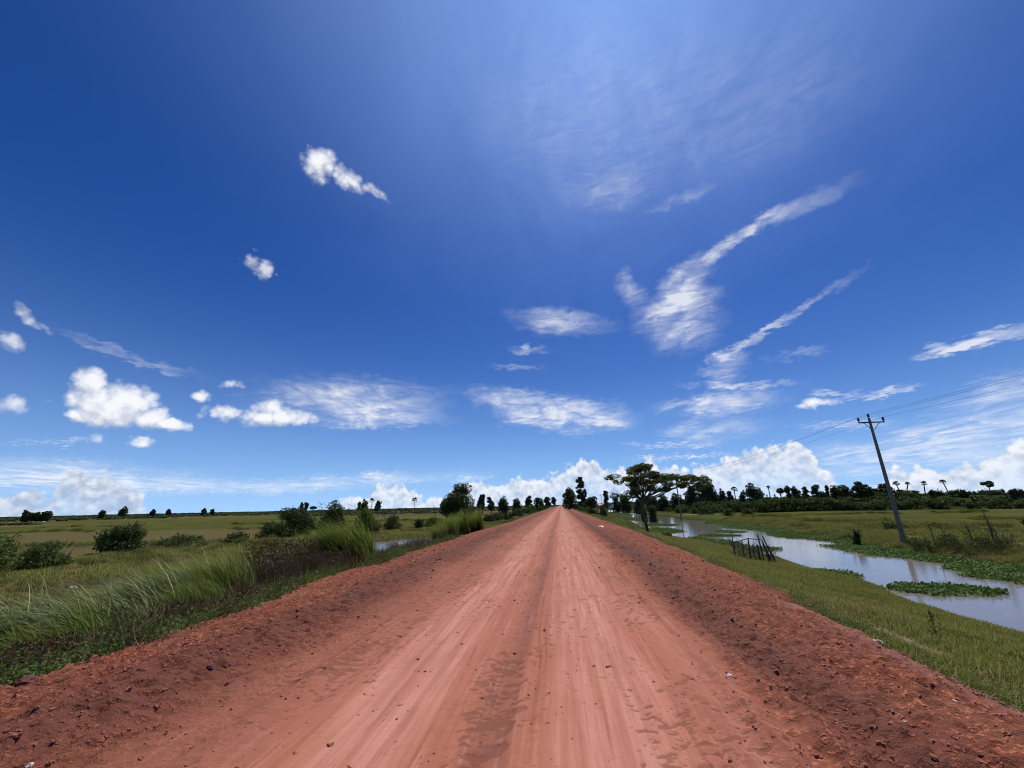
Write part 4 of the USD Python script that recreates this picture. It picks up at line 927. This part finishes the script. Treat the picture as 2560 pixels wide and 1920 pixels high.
# ------------------------------------------------------------------ tall grasses and dry shrubs by the left verge
def reed(x, y, h, r, label, seed, mat, n, lean, width=.022, name='reed_clump', group=None, curl=1.0, cat='tall grass'):
    rs = np.random.RandomState(seed)
    z0 = float(zg(x, y)) - .05
    t = thing(name, label, cat, (x, y, z0), 0, group)
    a = rs.uniform(0, 6.28, n); q = r * np.sqrt(rs.random(n))
    base = np.c_[q * np.cos(a), q * np.sin(a), 0 * a]
    base[:, 2] = zg(x + base[:, 0], y + base[:, 1]) - z0 - .05
    m, h_ = blades(base, np.full(n, h), width, lean, rs, segs=5, curl=curl, spread=.16)
    part(t, 'blades', m, mat, False, None, h_)
    ns = n // 14
    if ns < 60: return t
    b2 = base[rs.randint(0, n, ns)]
    m2, h2 = blades(b2, np.full(ns, h * .55), width * .6, np.asarray(lean) * .4, rs, segs=3, spread=.12)
    part(t, 'stalks', m2, M['reed_dry'], False, None, h2)
    return t
M['reed_dry'] = blade_mat('dry_stalk', (0.13, 0.07, 0.04), (0.2, 0.13, 0.07), (0.26, 0.19, 0.11), 0.1)
W = np.array([-.85, -.12, 0])
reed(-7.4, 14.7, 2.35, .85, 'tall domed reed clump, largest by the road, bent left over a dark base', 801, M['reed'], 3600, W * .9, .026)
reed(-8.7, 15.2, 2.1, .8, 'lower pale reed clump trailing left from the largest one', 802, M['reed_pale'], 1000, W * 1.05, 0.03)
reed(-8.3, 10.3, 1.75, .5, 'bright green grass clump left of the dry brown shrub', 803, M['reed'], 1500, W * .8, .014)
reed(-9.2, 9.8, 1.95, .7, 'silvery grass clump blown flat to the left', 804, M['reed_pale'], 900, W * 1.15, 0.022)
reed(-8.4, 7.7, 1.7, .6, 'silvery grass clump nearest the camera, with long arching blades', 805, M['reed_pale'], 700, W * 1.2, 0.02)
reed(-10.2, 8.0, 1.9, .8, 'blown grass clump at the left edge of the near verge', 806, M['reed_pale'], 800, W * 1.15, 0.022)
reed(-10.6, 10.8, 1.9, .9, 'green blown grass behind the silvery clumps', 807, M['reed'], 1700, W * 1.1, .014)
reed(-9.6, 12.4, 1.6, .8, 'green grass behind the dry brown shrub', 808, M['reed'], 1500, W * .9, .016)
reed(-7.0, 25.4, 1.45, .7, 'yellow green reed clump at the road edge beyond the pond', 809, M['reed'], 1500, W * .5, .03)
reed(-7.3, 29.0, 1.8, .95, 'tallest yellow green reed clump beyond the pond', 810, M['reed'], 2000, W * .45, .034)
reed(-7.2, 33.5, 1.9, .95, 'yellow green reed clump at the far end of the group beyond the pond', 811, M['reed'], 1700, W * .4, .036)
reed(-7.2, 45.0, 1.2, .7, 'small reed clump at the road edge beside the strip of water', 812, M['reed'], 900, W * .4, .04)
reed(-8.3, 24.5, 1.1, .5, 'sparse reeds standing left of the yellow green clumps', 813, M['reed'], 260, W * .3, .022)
reed(-7.4, 16.6, 1.0, .4, 'thin dry stalks right of the largest reed clump against the pond', 814, M['reed_dry'], 90, W * .15, .016)
def dry_shrub(x, y, h, r, label, seed, n=260, green=.25):
    rs = np.random.RandomState(seed)
    z0 = float(zg(x, y)) - .05
    t = thing('dry_shrub', label, 'shrub', (x, y, z0))
    tw = []
    for k in range(n):
        a = rs.uniform(0, 6.28); q = r * math.sqrt(rs.random()); b = np.array([q * math.cos(a), q * math.sin(a), 0])
        L_ = h * rs.uniform(.45, 1.05); d = unit(np.array([math.cos(a) * .3 - .25, math.sin(a) * .3, 1.0]) + rs.normal(0, .2, 3))
        m_ = b + d * L_ * .55 + rs.normal(0, .04, 3)
        e_ = m_ + unit(d + rs.normal(0, .35, 3)) * L_ * .5
        tw.append(tube([b, m_, e_], [.007, .005, .002], 3))
        if k % 2: tw.append(tube([m_, m_ + unit(d + rs.normal(0, .7, 3)) * L_ * .35], [.004, .0015], 3))
    part(t, 'stems', join(*tw), M['twig'])
    m_ = int(n * 9); a = rs.uniform(0, 6.28, m_); q = r * np.sqrt(rs.random(m_)); z = h * rs.random(m_) ** .8 * .95
    c = np.c_[q * np.cos(a) - .2 * z, q * np.sin(a), z]
    part(t, 'foliage', leaf_quads(c, unit(rs.normal(size=c.shape) + [0, 0, .3]), np.full(m_, .075), rs, .5), M['dry_leaf'])
M['dry_leaf'] = leaf_mat('withered_leaf', (0.05, 0.026, 0.014), (0.12, 0.075, 0.035), .15)
dry_shrub(-8.0, 11.9, 1.55, .95, 'dry brown shrub between the bright grass and the largest reed clump', 821, 420)
dry_shrub(-7.4, 13.3, 1.05, .6, 'small dry brown shrub at the foot of the largest reed clump', 822, 180)
dry_shrub(-7.3, 8.2, .6, .5, 'brown weed thicket under the silvery grass near the road', 823, 160)
dry_shrub(-7.4, 5.9, .55, .5, 'brown weed thicket nearest the camera at the left road edge', 824, 170)
dry_shrub(-8.4, 6.3, .65, .6, 'brown weed thicket behind the nearest one at the left', 825, 160)
dry_shrub(-7.6, 9.7, .6, .5, 'brown weed thicket below the bright green grass', 826, 160)
make_bush(-8.7, 13.4, 0, 2.0, 'leafy', 'olive weed bush behind the dry brown shrub left of the largest reed clump', 836, M['bush'], h=1.3)
reed(-9.4, 11.2, 1.9, .8, 'green grass clump arching behind the silvery grass', 815, M['reed'], 1300, W * 1.0, .017)
reed(-7.7, 8.9, 1.3, .5, 'short green grass clump in front of the silvery grass', 816, M['reed'], 900, W * .9, .014)
reed(-8.0, 6.6, 1.2, .6, 'short green grass clump at the left, nearest the road edge', 817, M['reed'], 900, W * 1.0, .014)
make_bush(-7.25, 19.0, 0, 1.9, 'leafy', 'low green weed bush at the road edge beside the pond', 831, M['bush'], h=.75, dens=1.0)
make_bush(-7.1, 21.5, 0, 1.3, 'leafy', 'small weed bush at the road edge between pond and reeds', 832, M['bush'], h=.6)
make_bush(-7.5, 7.0, 0, 1.3, 'leafy', 'low leafy weed bush among brown weeds at the near left verge', 833, M['bush'], h=.5)
make_bush(-7.4, 11.0, 0, 1.1, 'leafy', 'low leafy weed bush in front of the dry brown shrub', 834, M['weed'], h=.4)
make_bush(-9.3, 7.0, 0, 1.6, 'leafy', 'dark leafy weed bush behind the near brown weeds', 835, M['bush'], h=.6)

# ------------------------------------------------------------------ ground cover
def terrain_normal(x, y):
    e_ = .25
    nx = -(zg(x + e_, y) - zg(x - e_, y)) / (2 * e_); ny = -(zg(x, y + e_) - zg(x, y - e_)) / (2 * e_)
    return unit(np.stack([nx, ny, np.ones_like(nx)], -1))
def patch(seed, n, half, h, width, lean):
    r_ = np.random.RandomState(seed)
    b = np.c_[r_.uniform(-half, half, (n, 2)), np.full(n, -.02)]
    return blades(b, np.full(n, h) * (.6 + .8 * r_.random(n)), width, lean, r_, segs=3, spread=.35, up_=.6)
def grass_field(name, label, regions, protos, seed, dens, smin=.8, smax=1.3, pick=None):
    rs = np.random.RandomState(seed); P_ = []
    for fn, n in regions:
        P_.append(fn(rs, n))
    p = np.vstack(P_)
    x, y = p[:, 0], p[:, 1]
    z = zg(x, y)
    ok = ((x < left_edge(y) - .1) | (x > right_edge(y) + .05)) & np.where(x > 0, z > WATER_R + .04, z > WATER_L + .02)
    bad = np.zeros(len(p), bool)
    for bx_, by_, brx, bry in ((6.0, 5.2, .5, 1.2), (5.6, 8.6, .3, 1.0), (33, 36.2, 2.4, .6), (29.5, 31.8, 2.4, .5)):
        bad |= ((x - bx_) / brx) ** 2 + ((y - by_) / bry) ** 2 < 1
    p = p[ok & ~bad]; x, y = p[:, 0], p[:, 1]
    ids = rs.choice(len(protos), len(p), p=np.r_[np.full(len(protos) - 1, .86 / (len(protos) - 1)), .14]) if pick is None else pick(rs, x, y)
    scatter(name, protos, np.c_[x, y, zg(x, y) - .01], rs.uniform(-.5, .5, len(p)), rs.uniform(smin, smax, len(p)), ids, label, 'grass', terrain_normal(x, y))
def rect(x0, x1, y0, y1):
    return lambda rs, n: np.c_[rs.uniform(x0, x1, n), rs.uniform(y0, y1, n)]
def band(fa, fb, y0, y1, power=1.0):
    def f(rs, n):
        y = y0 + (y1 - y0) * rs.random(n) ** power
        return np.c_[fa(y) + (fb(y) - fa(y)) * rs.random(n), y]
    return f
def bund(b0, slope, x0, x1):
    def f(rs, n):
        x = rs.uniform(x0, x1, n); y = b0 + slope * x
        for _ in range(4): y = b0 + slope * x + 3 * (fbm(np.stack([x, y, 0 * x], -1) * .22, 3, 11) - .5)
        k = fbm(np.stack([x * .12, 0 * x, 0 * x + b0], -1), 2, 97) > .42
        return np.c_[x, y + rs.normal(0, .25, n)][k]
    return f
gl = np.array([-.25, -.05, 0])
near = []
for k in range(3):
    m, h_ = patch(900 + k, 130, .22, .11, .010, gl); near.append(('grass_patch', m, M['grass'], h_))
for k in range(2):
    m, h_ = patch(910 + k, 120, .22, .11, .010, gl); near.append(('brown_grass_patch', m, M['grass_brown'], h_))
def by_dry(rs, x, y):
    d = fbm(np.stack([x, y, 0 * x], -1) * .35, 3, 62) > .5
    return np.where(d & (rs.random(len(x)) < .6), rs.randint(3, 5, len(x)), rs.randint(0, 3, len(x)))
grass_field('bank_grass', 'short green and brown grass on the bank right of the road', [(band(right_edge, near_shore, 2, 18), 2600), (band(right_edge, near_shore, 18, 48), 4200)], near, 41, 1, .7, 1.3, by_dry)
mid = []
for k in range(3):
    m, h_ = patch(920 + k, 230, .55, .2, .014, gl); mid.append(('grass_patch', m, M['grass'], h_))
for k in range(2):
    m, h_ = patch(935 + k, 120, .3, .4, .016, gl * 1.6); mid.append(('dark_grass_tuft', m, M['grass_dark'], h_))
m, h_ = patch(930, 200, .55, .18, .013, gl); mid.append(('brown_grass_patch', m, M['grass_brown'], h_))
def mixed(rs, x, y):
    a = fbm(np.stack([x, y, 0 * x], -1) * .3, 3, 98); b = fbm(np.stack([x, y, 0 * x + 7], -1) * .22, 3, 99)
    r = rs.random(len(x)); i = rs.randint(0, 3, len(x))
    i = np.where((a > .53) & (r < .6), 3 + (r < .3), i)
    return np.where((b > .55) & (r > .45), 5, i)
lf = lambda y: left_edge(y) - 4.0
far_l = lambda y: left_edge(y) - 30.0 - 0 * y
fbk = lambda y: far_bank(y) - 1.0
fbk2 = lambda y: far_bank(y) + 14.0
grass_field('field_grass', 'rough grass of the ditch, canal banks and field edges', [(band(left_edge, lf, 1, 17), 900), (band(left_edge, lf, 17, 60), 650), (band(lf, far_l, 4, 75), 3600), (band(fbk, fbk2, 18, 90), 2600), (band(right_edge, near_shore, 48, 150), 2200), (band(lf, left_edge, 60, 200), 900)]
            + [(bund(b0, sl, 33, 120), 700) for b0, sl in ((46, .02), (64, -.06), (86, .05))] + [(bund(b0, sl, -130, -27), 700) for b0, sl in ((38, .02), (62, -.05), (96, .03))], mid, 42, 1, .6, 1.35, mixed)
# weeds right at the road edges
wl = []
for k in range(3):
    r_ = np.random.RandomState(940 + k)
    c = np.c_[r_.normal(0, .14, (130, 2)), np.abs(r_.normal(.07, .06, 130))]
    v = leaf_quads(c, unit(r_.normal(size=c.shape) * .6 + [0, 0, .8]), np.full(130, .034), r_, .6)
    wl.append(('weed_leaves', v, M['weed'], None))
for k in range(2):
    r_ = np.random.RandomState(945 + k)
    c = np.c_[r_.normal(0, .12, (90, 2)), r_.uniform(.02, .4, 90)]
    v = leaf_quads(c, unit(r_.normal(size=c.shape) * .6 + [0, 0, .8]), np.full(90, .04), r_, .45)
    wl.append(('tall_weed_leaves', v, M['bush'], None))
for k in range(2):
    r_ = np.random.RandomState(950 + k)
    tw = []
    for j in range(16):
        b = np.r_[r_.normal(0, .12, 2), 0]; e_ = b + np.r_[r_.normal(-.12, .16, 2), r_.uniform(.2, .6)]
        tw.append(tube([b, (b + e_) / 2 + r_.normal(0, .03, 3), e_], [.005, .004, .002], 3))
    wl.append(('dry_stems', join(*tw), M['twig'], None))
le0 = lambda y: left_edge(y) + .3; le1 = lambda y: left_edge(y) - 1.7
re0 = lambda y: right_edge(y) - 0.25; re1 = lambda y: right_edge(y) + .55
rs = np.random.RandomState(43)
pl = np.vstack([band(le0, le1, 2, 26)(rs, 2300), band(re0, re1, 2, 30)(rs, 330)])
idw = np.where(pl[:, 0] < 0, np.where(rs.random(len(pl)) < .25, rs.randint(5, 7, len(pl)), np.where(rs.random(len(pl)) < .4 * (pl[:, 0] < left_edge(pl[:, 1]) - .4), rs.randint(3, 5, len(pl)), rs.randint(0, 3, len(pl)))), rs.randint(0, 3, len(pl)))
pl[:, 0] += .35 * (fbm(np.stack([0 * pl[:, 0], pl[:, 1] * .8, 0 * pl[:, 0]], -1), 3, 73) - .5) * 2
inside = (pl[:, 0] > left_edge(pl[:, 1])) & (pl[:, 0] < right_edge(pl[:, 1]))
scatter('verge_weeds', wl, np.c_[pl, np.where(inside, zroad(pl[:, 0], pl[:, 1]), zg(pl[:, 0], pl[:, 1])) + .01], rs.uniform(0, 6.28, len(pl)), rs.uniform(.6, 1.5, len(pl)) * np.where(pl[:, 0] > 0, .5, 1), idw, 'leafy and dry weeds along both road edges', 'weeds')

# floating plants on the canal
hy = []
for k in range(3):
    r_ = np.random.RandomState(960 + k)
    n = 120; c = np.c_[r_.uniform(-.55, .55, (n, 2)), r_.uniform(.02, .15, n)]
    hy.append(('leaf_rosette', leaf_quads(c, unit(r_.normal(size=(n, 3)) * .55 + [0, -.25, .8]), np.full(n, .115), r_, .8), M['hyacinth'], None))
rs = np.random.RandomState(44)
def fw0(y): return far_bank(y) - ip(y, [14, 24, 36, 50, 70, 100, 160, 270], [3.5, 4.8, 3.4, 4.2, 5.8, 3.2, 2.6, 2.0])
pts = band(fw0, lambda y: far_bank(y) + .3, 12, 230, 1.7)(rs, 4200)
pp = np.stack([pts[:, 0], pts[:, 1], 0 * pts[:, 0]], -1)
depth_in = (pts[:, 0] - fw0(pts[:, 1])) / (far_bank(pts[:, 1]) - fw0(pts[:, 1]))
pts = pts[(fbm(pp * [.25, .16, 0], 3, 95) - .5) * 1.5 + depth_in > .22]
mats = [(13.6, 44, 2.6, 6.5), (13.2, 24.8, 1.5, 2.4), (15.8, 20.9, 1.8, .95), (14.0, 63, 2.6, 5.0), (15.5, 37.5, 2.0, 1.3), (18.0, 52, 2.0, .9), (17.0, 78, 3.0, 3.5), (17.5, 110, 2.5, 14), (21.5, 58, 1.6, 1.2), (22.0, 175, 4.0, 30)]
ex = []
for cx, cy, rx, ry_ in mats:
    n = int(np.clip(rx * ry_ * 24, 60, 420)); a = rs.uniform(0, 6.28, n); q = np.sqrt(rs.random(n))
    e_ = np.c_[cx + rx * q * np.cos(a), cy + ry_ * q * np.sin(a)]
    k_ = (fbm(np.c_[e_ * .8, 0 * a], 3, 96) - .5) * 1.4 + (1 - q) > .12
    ex.append(e_[k_])
pts = np.vstack([pts] + ex)
scatter('water_hyacinth', hy, np.c_[pts, np.full(len(pts), WATER_R - .02)], rs.uniform(0, 6.28, len(pts)), rs.uniform(.6, 1.15, len(pts)), rs.randint(0, 3, len(pts)), 'green floating water plants matted along the canal', 'water plants')

# loose clods and gravel on the road
def clod(seed):
    r_ = np.random.RandomState(seed); m = trimesh.creation.icosphere(1, 1.0)
    v = np.array(m.vertices) * (1 + .28 * r_.normal(size=(len(m.vertices), 1))) * [1, .8, .6]
    return v, np.array(m.faces)
rs = np.random.RandomState(45)
n = 11000
y = 2.2 + 26 * rs.random(n) ** 1.9; x = left_edge(y) + (right_edge(y) - left_edge(y)) * rs.random(n)
lo = loose_of(x, y); keep = rs.random(n) < .3 + .7 * lo
x, y, lo = x[keep], y[keep], lo[keep]
z = zroad(x, y) + .012
size = np.minimum(.006 * np.exp(rs.normal(0, .6, len(x))) * (1 + .7 * lo), .028)
scatter('loose_clods', [('clod', clod(1), M['stone'], None), ('clod_001', clod(2), M['stone'], None), ('dark_clod', clod(3), M['stone_dark'], None), ('pale_pebble', clod(4), M['stone_pale'], None)], np.c_[x, y, z], rs.uniform(0, 6.28, len(x)), size * np.clip(y / 7, 1, 1.5),
        rs.choice(4, len(x), p=[.49, .432, .07, .008]), 'loose earth clods and gravel on the dirt road', 'clods')

# ------------------------------------------------------------------ shrubs, stakes and other small things on the right
def scraggy(x, y, h, r, label, seed, mat, twigs, stalks=()):
    rs = np.random.RandomState(seed); z0 = float(zg(x, y)) - .05
    t = thing('scraggy_shrub', label, 'shrub', (x, y, z0))
    tw = []; lv = []
    for k in range(twigs):
        a = rs.uniform(0, 6.28); q = r * .5 * math.sqrt(rs.random()); b = np.array([q * math.cos(a), q * math.sin(a), 0])
        d = unit(np.array([math.cos(a) * .9, math.sin(a) * .9, rs.uniform(.5, 1.4)])); L_ = rs.uniform(.5, 1.0) * r * 1.1
        e_ = b + d * L_; tw.append(tube([b, (b + e_) / 2 + rs.normal(0, .05, 3), e_], [.016, .011, .004], 4))
        for _ in range(2):
            s_ = b + (e_ - b) * rs.uniform(.4, .9); tw.append(tube([s_, s_ + unit(d + rs.normal(0, .8, 3)) * L_ * .4], [.008, .003], 3))
        m_ = 64; c = b + (e_ - b) * rs.uniform(.25, 1.1, (m_, 1)) + rs.normal(0, .09 * r, (m_, 3)); c[:, 2] = np.abs(c[:, 2])
        lv.append(leaf_quads(c, unit(rs.normal(size=(m_, 3)) + [0, 0, .5]), np.full(m_, .1), rs, .5))
    for sx_, sy_, sh in stalks:
        tw.append(tube([(sx_, sy_, 0), (sx_ + .05, sy_, sh * .6), (sx_ - .06, sy_, sh)], [.04, .03, .012], 5))
        m_ = 60; zz = sh * rs.random(m_) ** .8; c = np.c_[sx_ + rs.normal(0, .12, m_) * (1.15 - zz / sh), sy_ + rs.normal(0, .12, m_), zz]
        lv.append(leaf_quads(c, unit(rs.normal(size=(m_, 3)) + [0, 0, .5]), np.full(m_, .1), rs, .5))
    part(t, 'stems', join(*tw), M['twig']); part(t, 'foliage', join(*lv), mat)
scraggy(25.6, 33.6, 1.2, 1.3, 'brushy shrub with bare brown sticks just right of the nearest pole', 851, M['bush'], 34, ((.6, .2, 2.0), (1.3, .1, 1.5)))
scraggy(26.2, 31.0, 1.0, 1.5, 'low dark scrub right of the brushy shrub, beside a tall leafy stalk', 852, M['tree'], 34, ((.3, .3, 1.9),))
scraggy(27.4, 30.9, 1.2, .9, 'tall dark leafy stalk rising from scrub right of the nearest pole', 853, M['tree'], 14, ((0, 0, 2.6), (.15, .1, 2.0), (.25, 0, 1.6)))

def stakes():
    rs = np.random.RandomState(61)
    x0, y0 = 9.6, 24.6; z0 = float(zg(x0, y0))
    t = thing('stick_fence', 'broken stick fence with brushwood at the edge of the canal', 'fence', (x0, y0, z0))
    def g_(x, y): return float(zg(x0 + x, y0 + y)) - z0
    spec = [(-.35, .15, 1.5, .03, .0), (.05, .05, 1.15, .035, .02), (.35, .0, 1.25, .045, .05), (.62, .1, 1.0, .025, .0), (.8, -.05, 1.0, .055, -.02), (1.05, .1, 1.65, .04, -.08), (1.3, .0, 1.35, .045, -.2), (1.45, .05, 1.2, .035, -.28), (1.62, -.05, 1.7, .045, -.5), (1.5, .15, 1.15, .03, -.35)]
    for x, y, h, r, lx in spec:
        h *= .82
        part(t, 'stake', tube([(x, y, g_(x, y) - .15), (x + lx * .5 + rs.normal(0, .015), y, g_(x, y) + h * .5), (x + lx, y + rs.normal(0, .03), g_(x, y) + h)], [r, r * .9, r * .7], 6), M['stake'])
    part(t, 'rail', tube([(-.5, .1, g_(0, 0) + .75), (.4, .05, g_(0, 0) + 1.0), (1.15, .1, g_(0, 0) + .92)], [.022, .025, .02], 5), M['stake'])
    tw = []
    for k in range(170):
        b = np.array([rs.uniform(-.5, 1.7), rs.uniform(-.1, .3), 0]); b[2] = g_(b[0], b[1]) + rs.uniform(0, .7)
        d = unit(rs.normal(size=3) * [1, .4, .8] + [-.2, 0, .2]); L_ = rs.uniform(.3, .9)
        tw.append(tube([b, b + d * L_ * .5 + rs.normal(0, .05, 3), b + d * L_], [.009, .007, .003], 4))
    part(t, 'brushwood', join(*tw), M['stake'])
    m_ = 500; c = np.c_[rs.uniform(-.3, 1.6, m_), rs.uniform(-.2, .25, m_), rs.random(m_) ** 2 * .5]; c[:, 2] += zg(x0 + c[:, 0], y0 + c[:, 1]) - z0
    part(t, 'weeds', leaf_quads(c, unit(rs.normal(size=c.shape) + [0, 0, .4]), np.full(m_, .07), rs, .4), M['bush'])
M['stake'] = plain_mat('weathered_stick', (0.045, 0.035, 0.03), (0.11, 0.085, 0.07), 8.0, .9)
stakes()
# lone weed on the bank
rs = np.random.RandomState(62); wx, wy = 7.2, 9.9; wz = float(zg(wx, wy))
t = thing('weed_plant', 'single upright dark weed on the grass bank at the lower right', 'weed', (wx, wy, wz))
part(t, 'stem', tube([(0, 0, -.03), (.01, 0, .25), (.0, 0, .52)], [.01, .008, .003], 5), M['twig'])
m_ = 90; zz = .45 * rs.random(m_) ** 1.4
part(t, 'leaves', leaf_quads(np.c_[rs.normal(0, .05, m_) * (1.2 - zz * 2), rs.normal(0, .05, m_), zz], unit(rs.normal(size=(m_, 3)) + [0, 0, .5]), np.full(m_, .06), rs, .4), M['tree'])

# litter
def crumple(seed, sx, sy, sz):
    r_ = np.random.RandomState(seed); m = trimesh.creation.icosphere(2, 1.0); v = np.array(m.vertices)
    v = v * (1 + .55 * (fbm(v * 2.1 + seed, 3, seed)[:, None] - .5)) + r_.normal(0, .05, v.shape)
    v = v * [sx, sy, sz]; v[:, 2] = np.maximum(v[:, 2], -.35 * sz); return v, np.array(m.faces)
def on(x, y, road=True):
    return (x, y, float(zroad(np.array(x), np.array(y))) + .015 if road else float(zg(x, y)))
for lab, cat, x, y, s, mat, road in (
    ('white plastic bag lying on the right road shoulder in the middle distance', 'litter', 2.75, 31.0, (.24, .16, .1), 'plastic', True),
    ('pale stone on the right shoulder near the lower right corner', 'stone', 3.15, 4.35, (.035, .025, .02), 'stone_pale', True),
    ('white bottle cap on the soft right shoulder', 'litter', 1.52, 4.72, (.024, .02, .016), 'plastic', True),
    ('clear plastic wrapper at the edge of the right grass bank', 'litter', 4.25, 6.9, (.09, .04, .03), 'plastic', False),
    ('torn white sack in the wet grass at the far left', 'litter', -21.4, 17.0, (.24, .11, .08), 'plastic', False),
    ('reddish clod lying at the left road edge', 'stone', -6.0, 5.2, (.07, .05, .05), 'stone', True),
    ('dark boulder of earth at the left road edge, lower corner', 'stone', -5.75, 4.35, (.09, .08, .06), 'stone_dark', True)):
    top('litter' if cat == 'litter' else 'stone', crumple(int(abs(x * 37)) % 50 + 1, *s), M[mat], lab, cat, loc=on(x, y, road))
# dusty plastic heap in the left corner
rs = np.random.RandomState(63)
top('litter', join(*[moved(crumple(70 + k, .1, .08, .07), (rs.normal(0, .13), rs.normal(0, .1), .03)) for k in range(5)]), M['stone_dark'], 'dusty dark heap of rubbish among weeds in the lower left', 'litter', loc=on(-6.5, 4.95, False))

# cattle far off in the left field
def cow(label, x, y, rz):
    import manifold3d as mf
    J = dict(rump=(-.62, 0, 1.05, .27), belly=(0, 0, .98, .33), chest=(.55, 0, 1.02, .28), hump=(.5, 0, 1.25, .14), neck=(.85, 0, 1.12, .16), poll=(1.12, 0, 1.2, .12), muzzle=(1.42, 0, 1.02, .075))
    for sx_, nm in ((-.66, 'h'), (.55, 'f')):
        for sy_ in (-1, 1):
            J[f'{nm}{sy_}a'] = (sx_, sy_ * .16, .85, .12); J[f'{nm}{sy_}b'] = (sx_ + (.06 if nm == 'h' else 0), sy_ * .16, .45, .065); J[f'{nm}{sy_}c'] = (sx_, sy_ * .16, .04, .055)
    E_ = [('rump', 'belly'), ('belly', 'chest'), ('chest', 'hump'), ('chest', 'neck'), ('neck', 'poll'), ('poll', 'muzzle')]
    for nm, b in (('h', 'rump'), ('f', 'chest')):
        for s in (-1, 1): E_ += [(b, f'{nm}{s}a'), (f'{nm}{s}a', f'{nm}{s}b'), (f'{nm}{s}b', f'{nm}{s}c')]
    sph = lambda k: mf.Manifold.sphere(J[k][3], 14).translate(J[k][:3])
    body = None
    for a, b in E_:
        h_ = mf.Manifold.batch_hull([sph(a), sph(b)]); body = h_ if body is None else body + h_
    t = thing('calf', label, 'calf', (x, y, float(zg(x, y))), rz)
    UsdGeom.Xformable(stage.GetPrimAtPath(t)).AddScaleOp().Set(Gf.Vec3f(.55, .55, .55))
    part(t, 'body', body, M['hide'], 60)
    for s in (-1, 1):
        part(t, 'horn', tube([(1.1, s * .08, 1.3), (1.08, s * .17, 1.42), (1.12, s * .17, 1.52)], [.025, .02, .008], 5), M['bark'])
        part(t, 'ear', tube([(1.08, s * .1, 1.24), (1.04, s * .27, 1.22)], [.05, .02], 5), M['hide'])
    part(t, 'tail', tube([(-.86, 0, 1.15), (-.98, 0, .9), (-.97, 0, .5)], [.03, .022, .03], 5), M['hide'])
cow('pale calf grazing far off at the left edge of the view, larger of a pair', -232, 153, .3)
cow('pale calf grazing just right of the one at the left edge', -222, 153, 2.6)
cow('pale calf far off below the left grove', -247, 171, .1)
cow('pale calf facing the camera below the left grove', -241, 171, -1.9)

# village roofs beyond the canal
def house(label, x, y, w_, d, h, rz, wall, roof):
    t = thing('house', label, 'house', (x, y, float(zg(x, y)) - .05), rz)
    for sx_ in (-1, 1):
        for sy_ in (-1, 1): part(t, 'post', box(.16, .16, 1.6, (sx_ * (w_ / 2 - .2), sy_ * (d / 2 - .2), .8)), M['bark'])
    part(t, 'wall', box(w_, d, h - 1.6, (0, 0, 1.6 + (h - 1.6) / 2)), wall)
    rv = np.array([(-w_ / 2 - .5, -d / 2 - .5, h - .1), (w_ / 2 + .5, -d / 2 - .5, h - .1), (w_ / 2 + .5, d / 2 + .5, h - .1), (-w_ / 2 - .5, d / 2 + .5, h - .1), (-w_ / 2 - .5, 0, h + 1.5), (w_ / 2 + .5, 0, h + 1.5)])
    part(t, 'roof', (rv, np.array([[0, 1, 5], [0, 5, 4], [2, 3, 4], [2, 4, 5], [0, 4, 3], [1, 2, 5], [0, 3, 2], [0, 2, 1]])), roof)
    part(t, 'door', box(.9, .06, 1.8, (0, -d / 2 - .035, 2.5)), M['bark'])
tile_m = plain_mat('faded_red_tin', (.42, .16, .12), (.55, .25, .2), 2.0, .6); tin = plain_mat('pale_tin', (.62, .63, .64), (.75, .75, .76), 2.0, .4); plank = plain_mat('grey_plank_wall', (.14, .12, .1), (.22, .19, .16), 3.0, .9)
house('village house with a faded red roof between the distant poles', 31.0, 330, 6, 5, 3.0, .4, plank, tile_m)
house('low shed with a pale tin roof right of the red-roofed house', 24.3, 196, 4, 3.5, 2.4, 1.1, plank, tin)
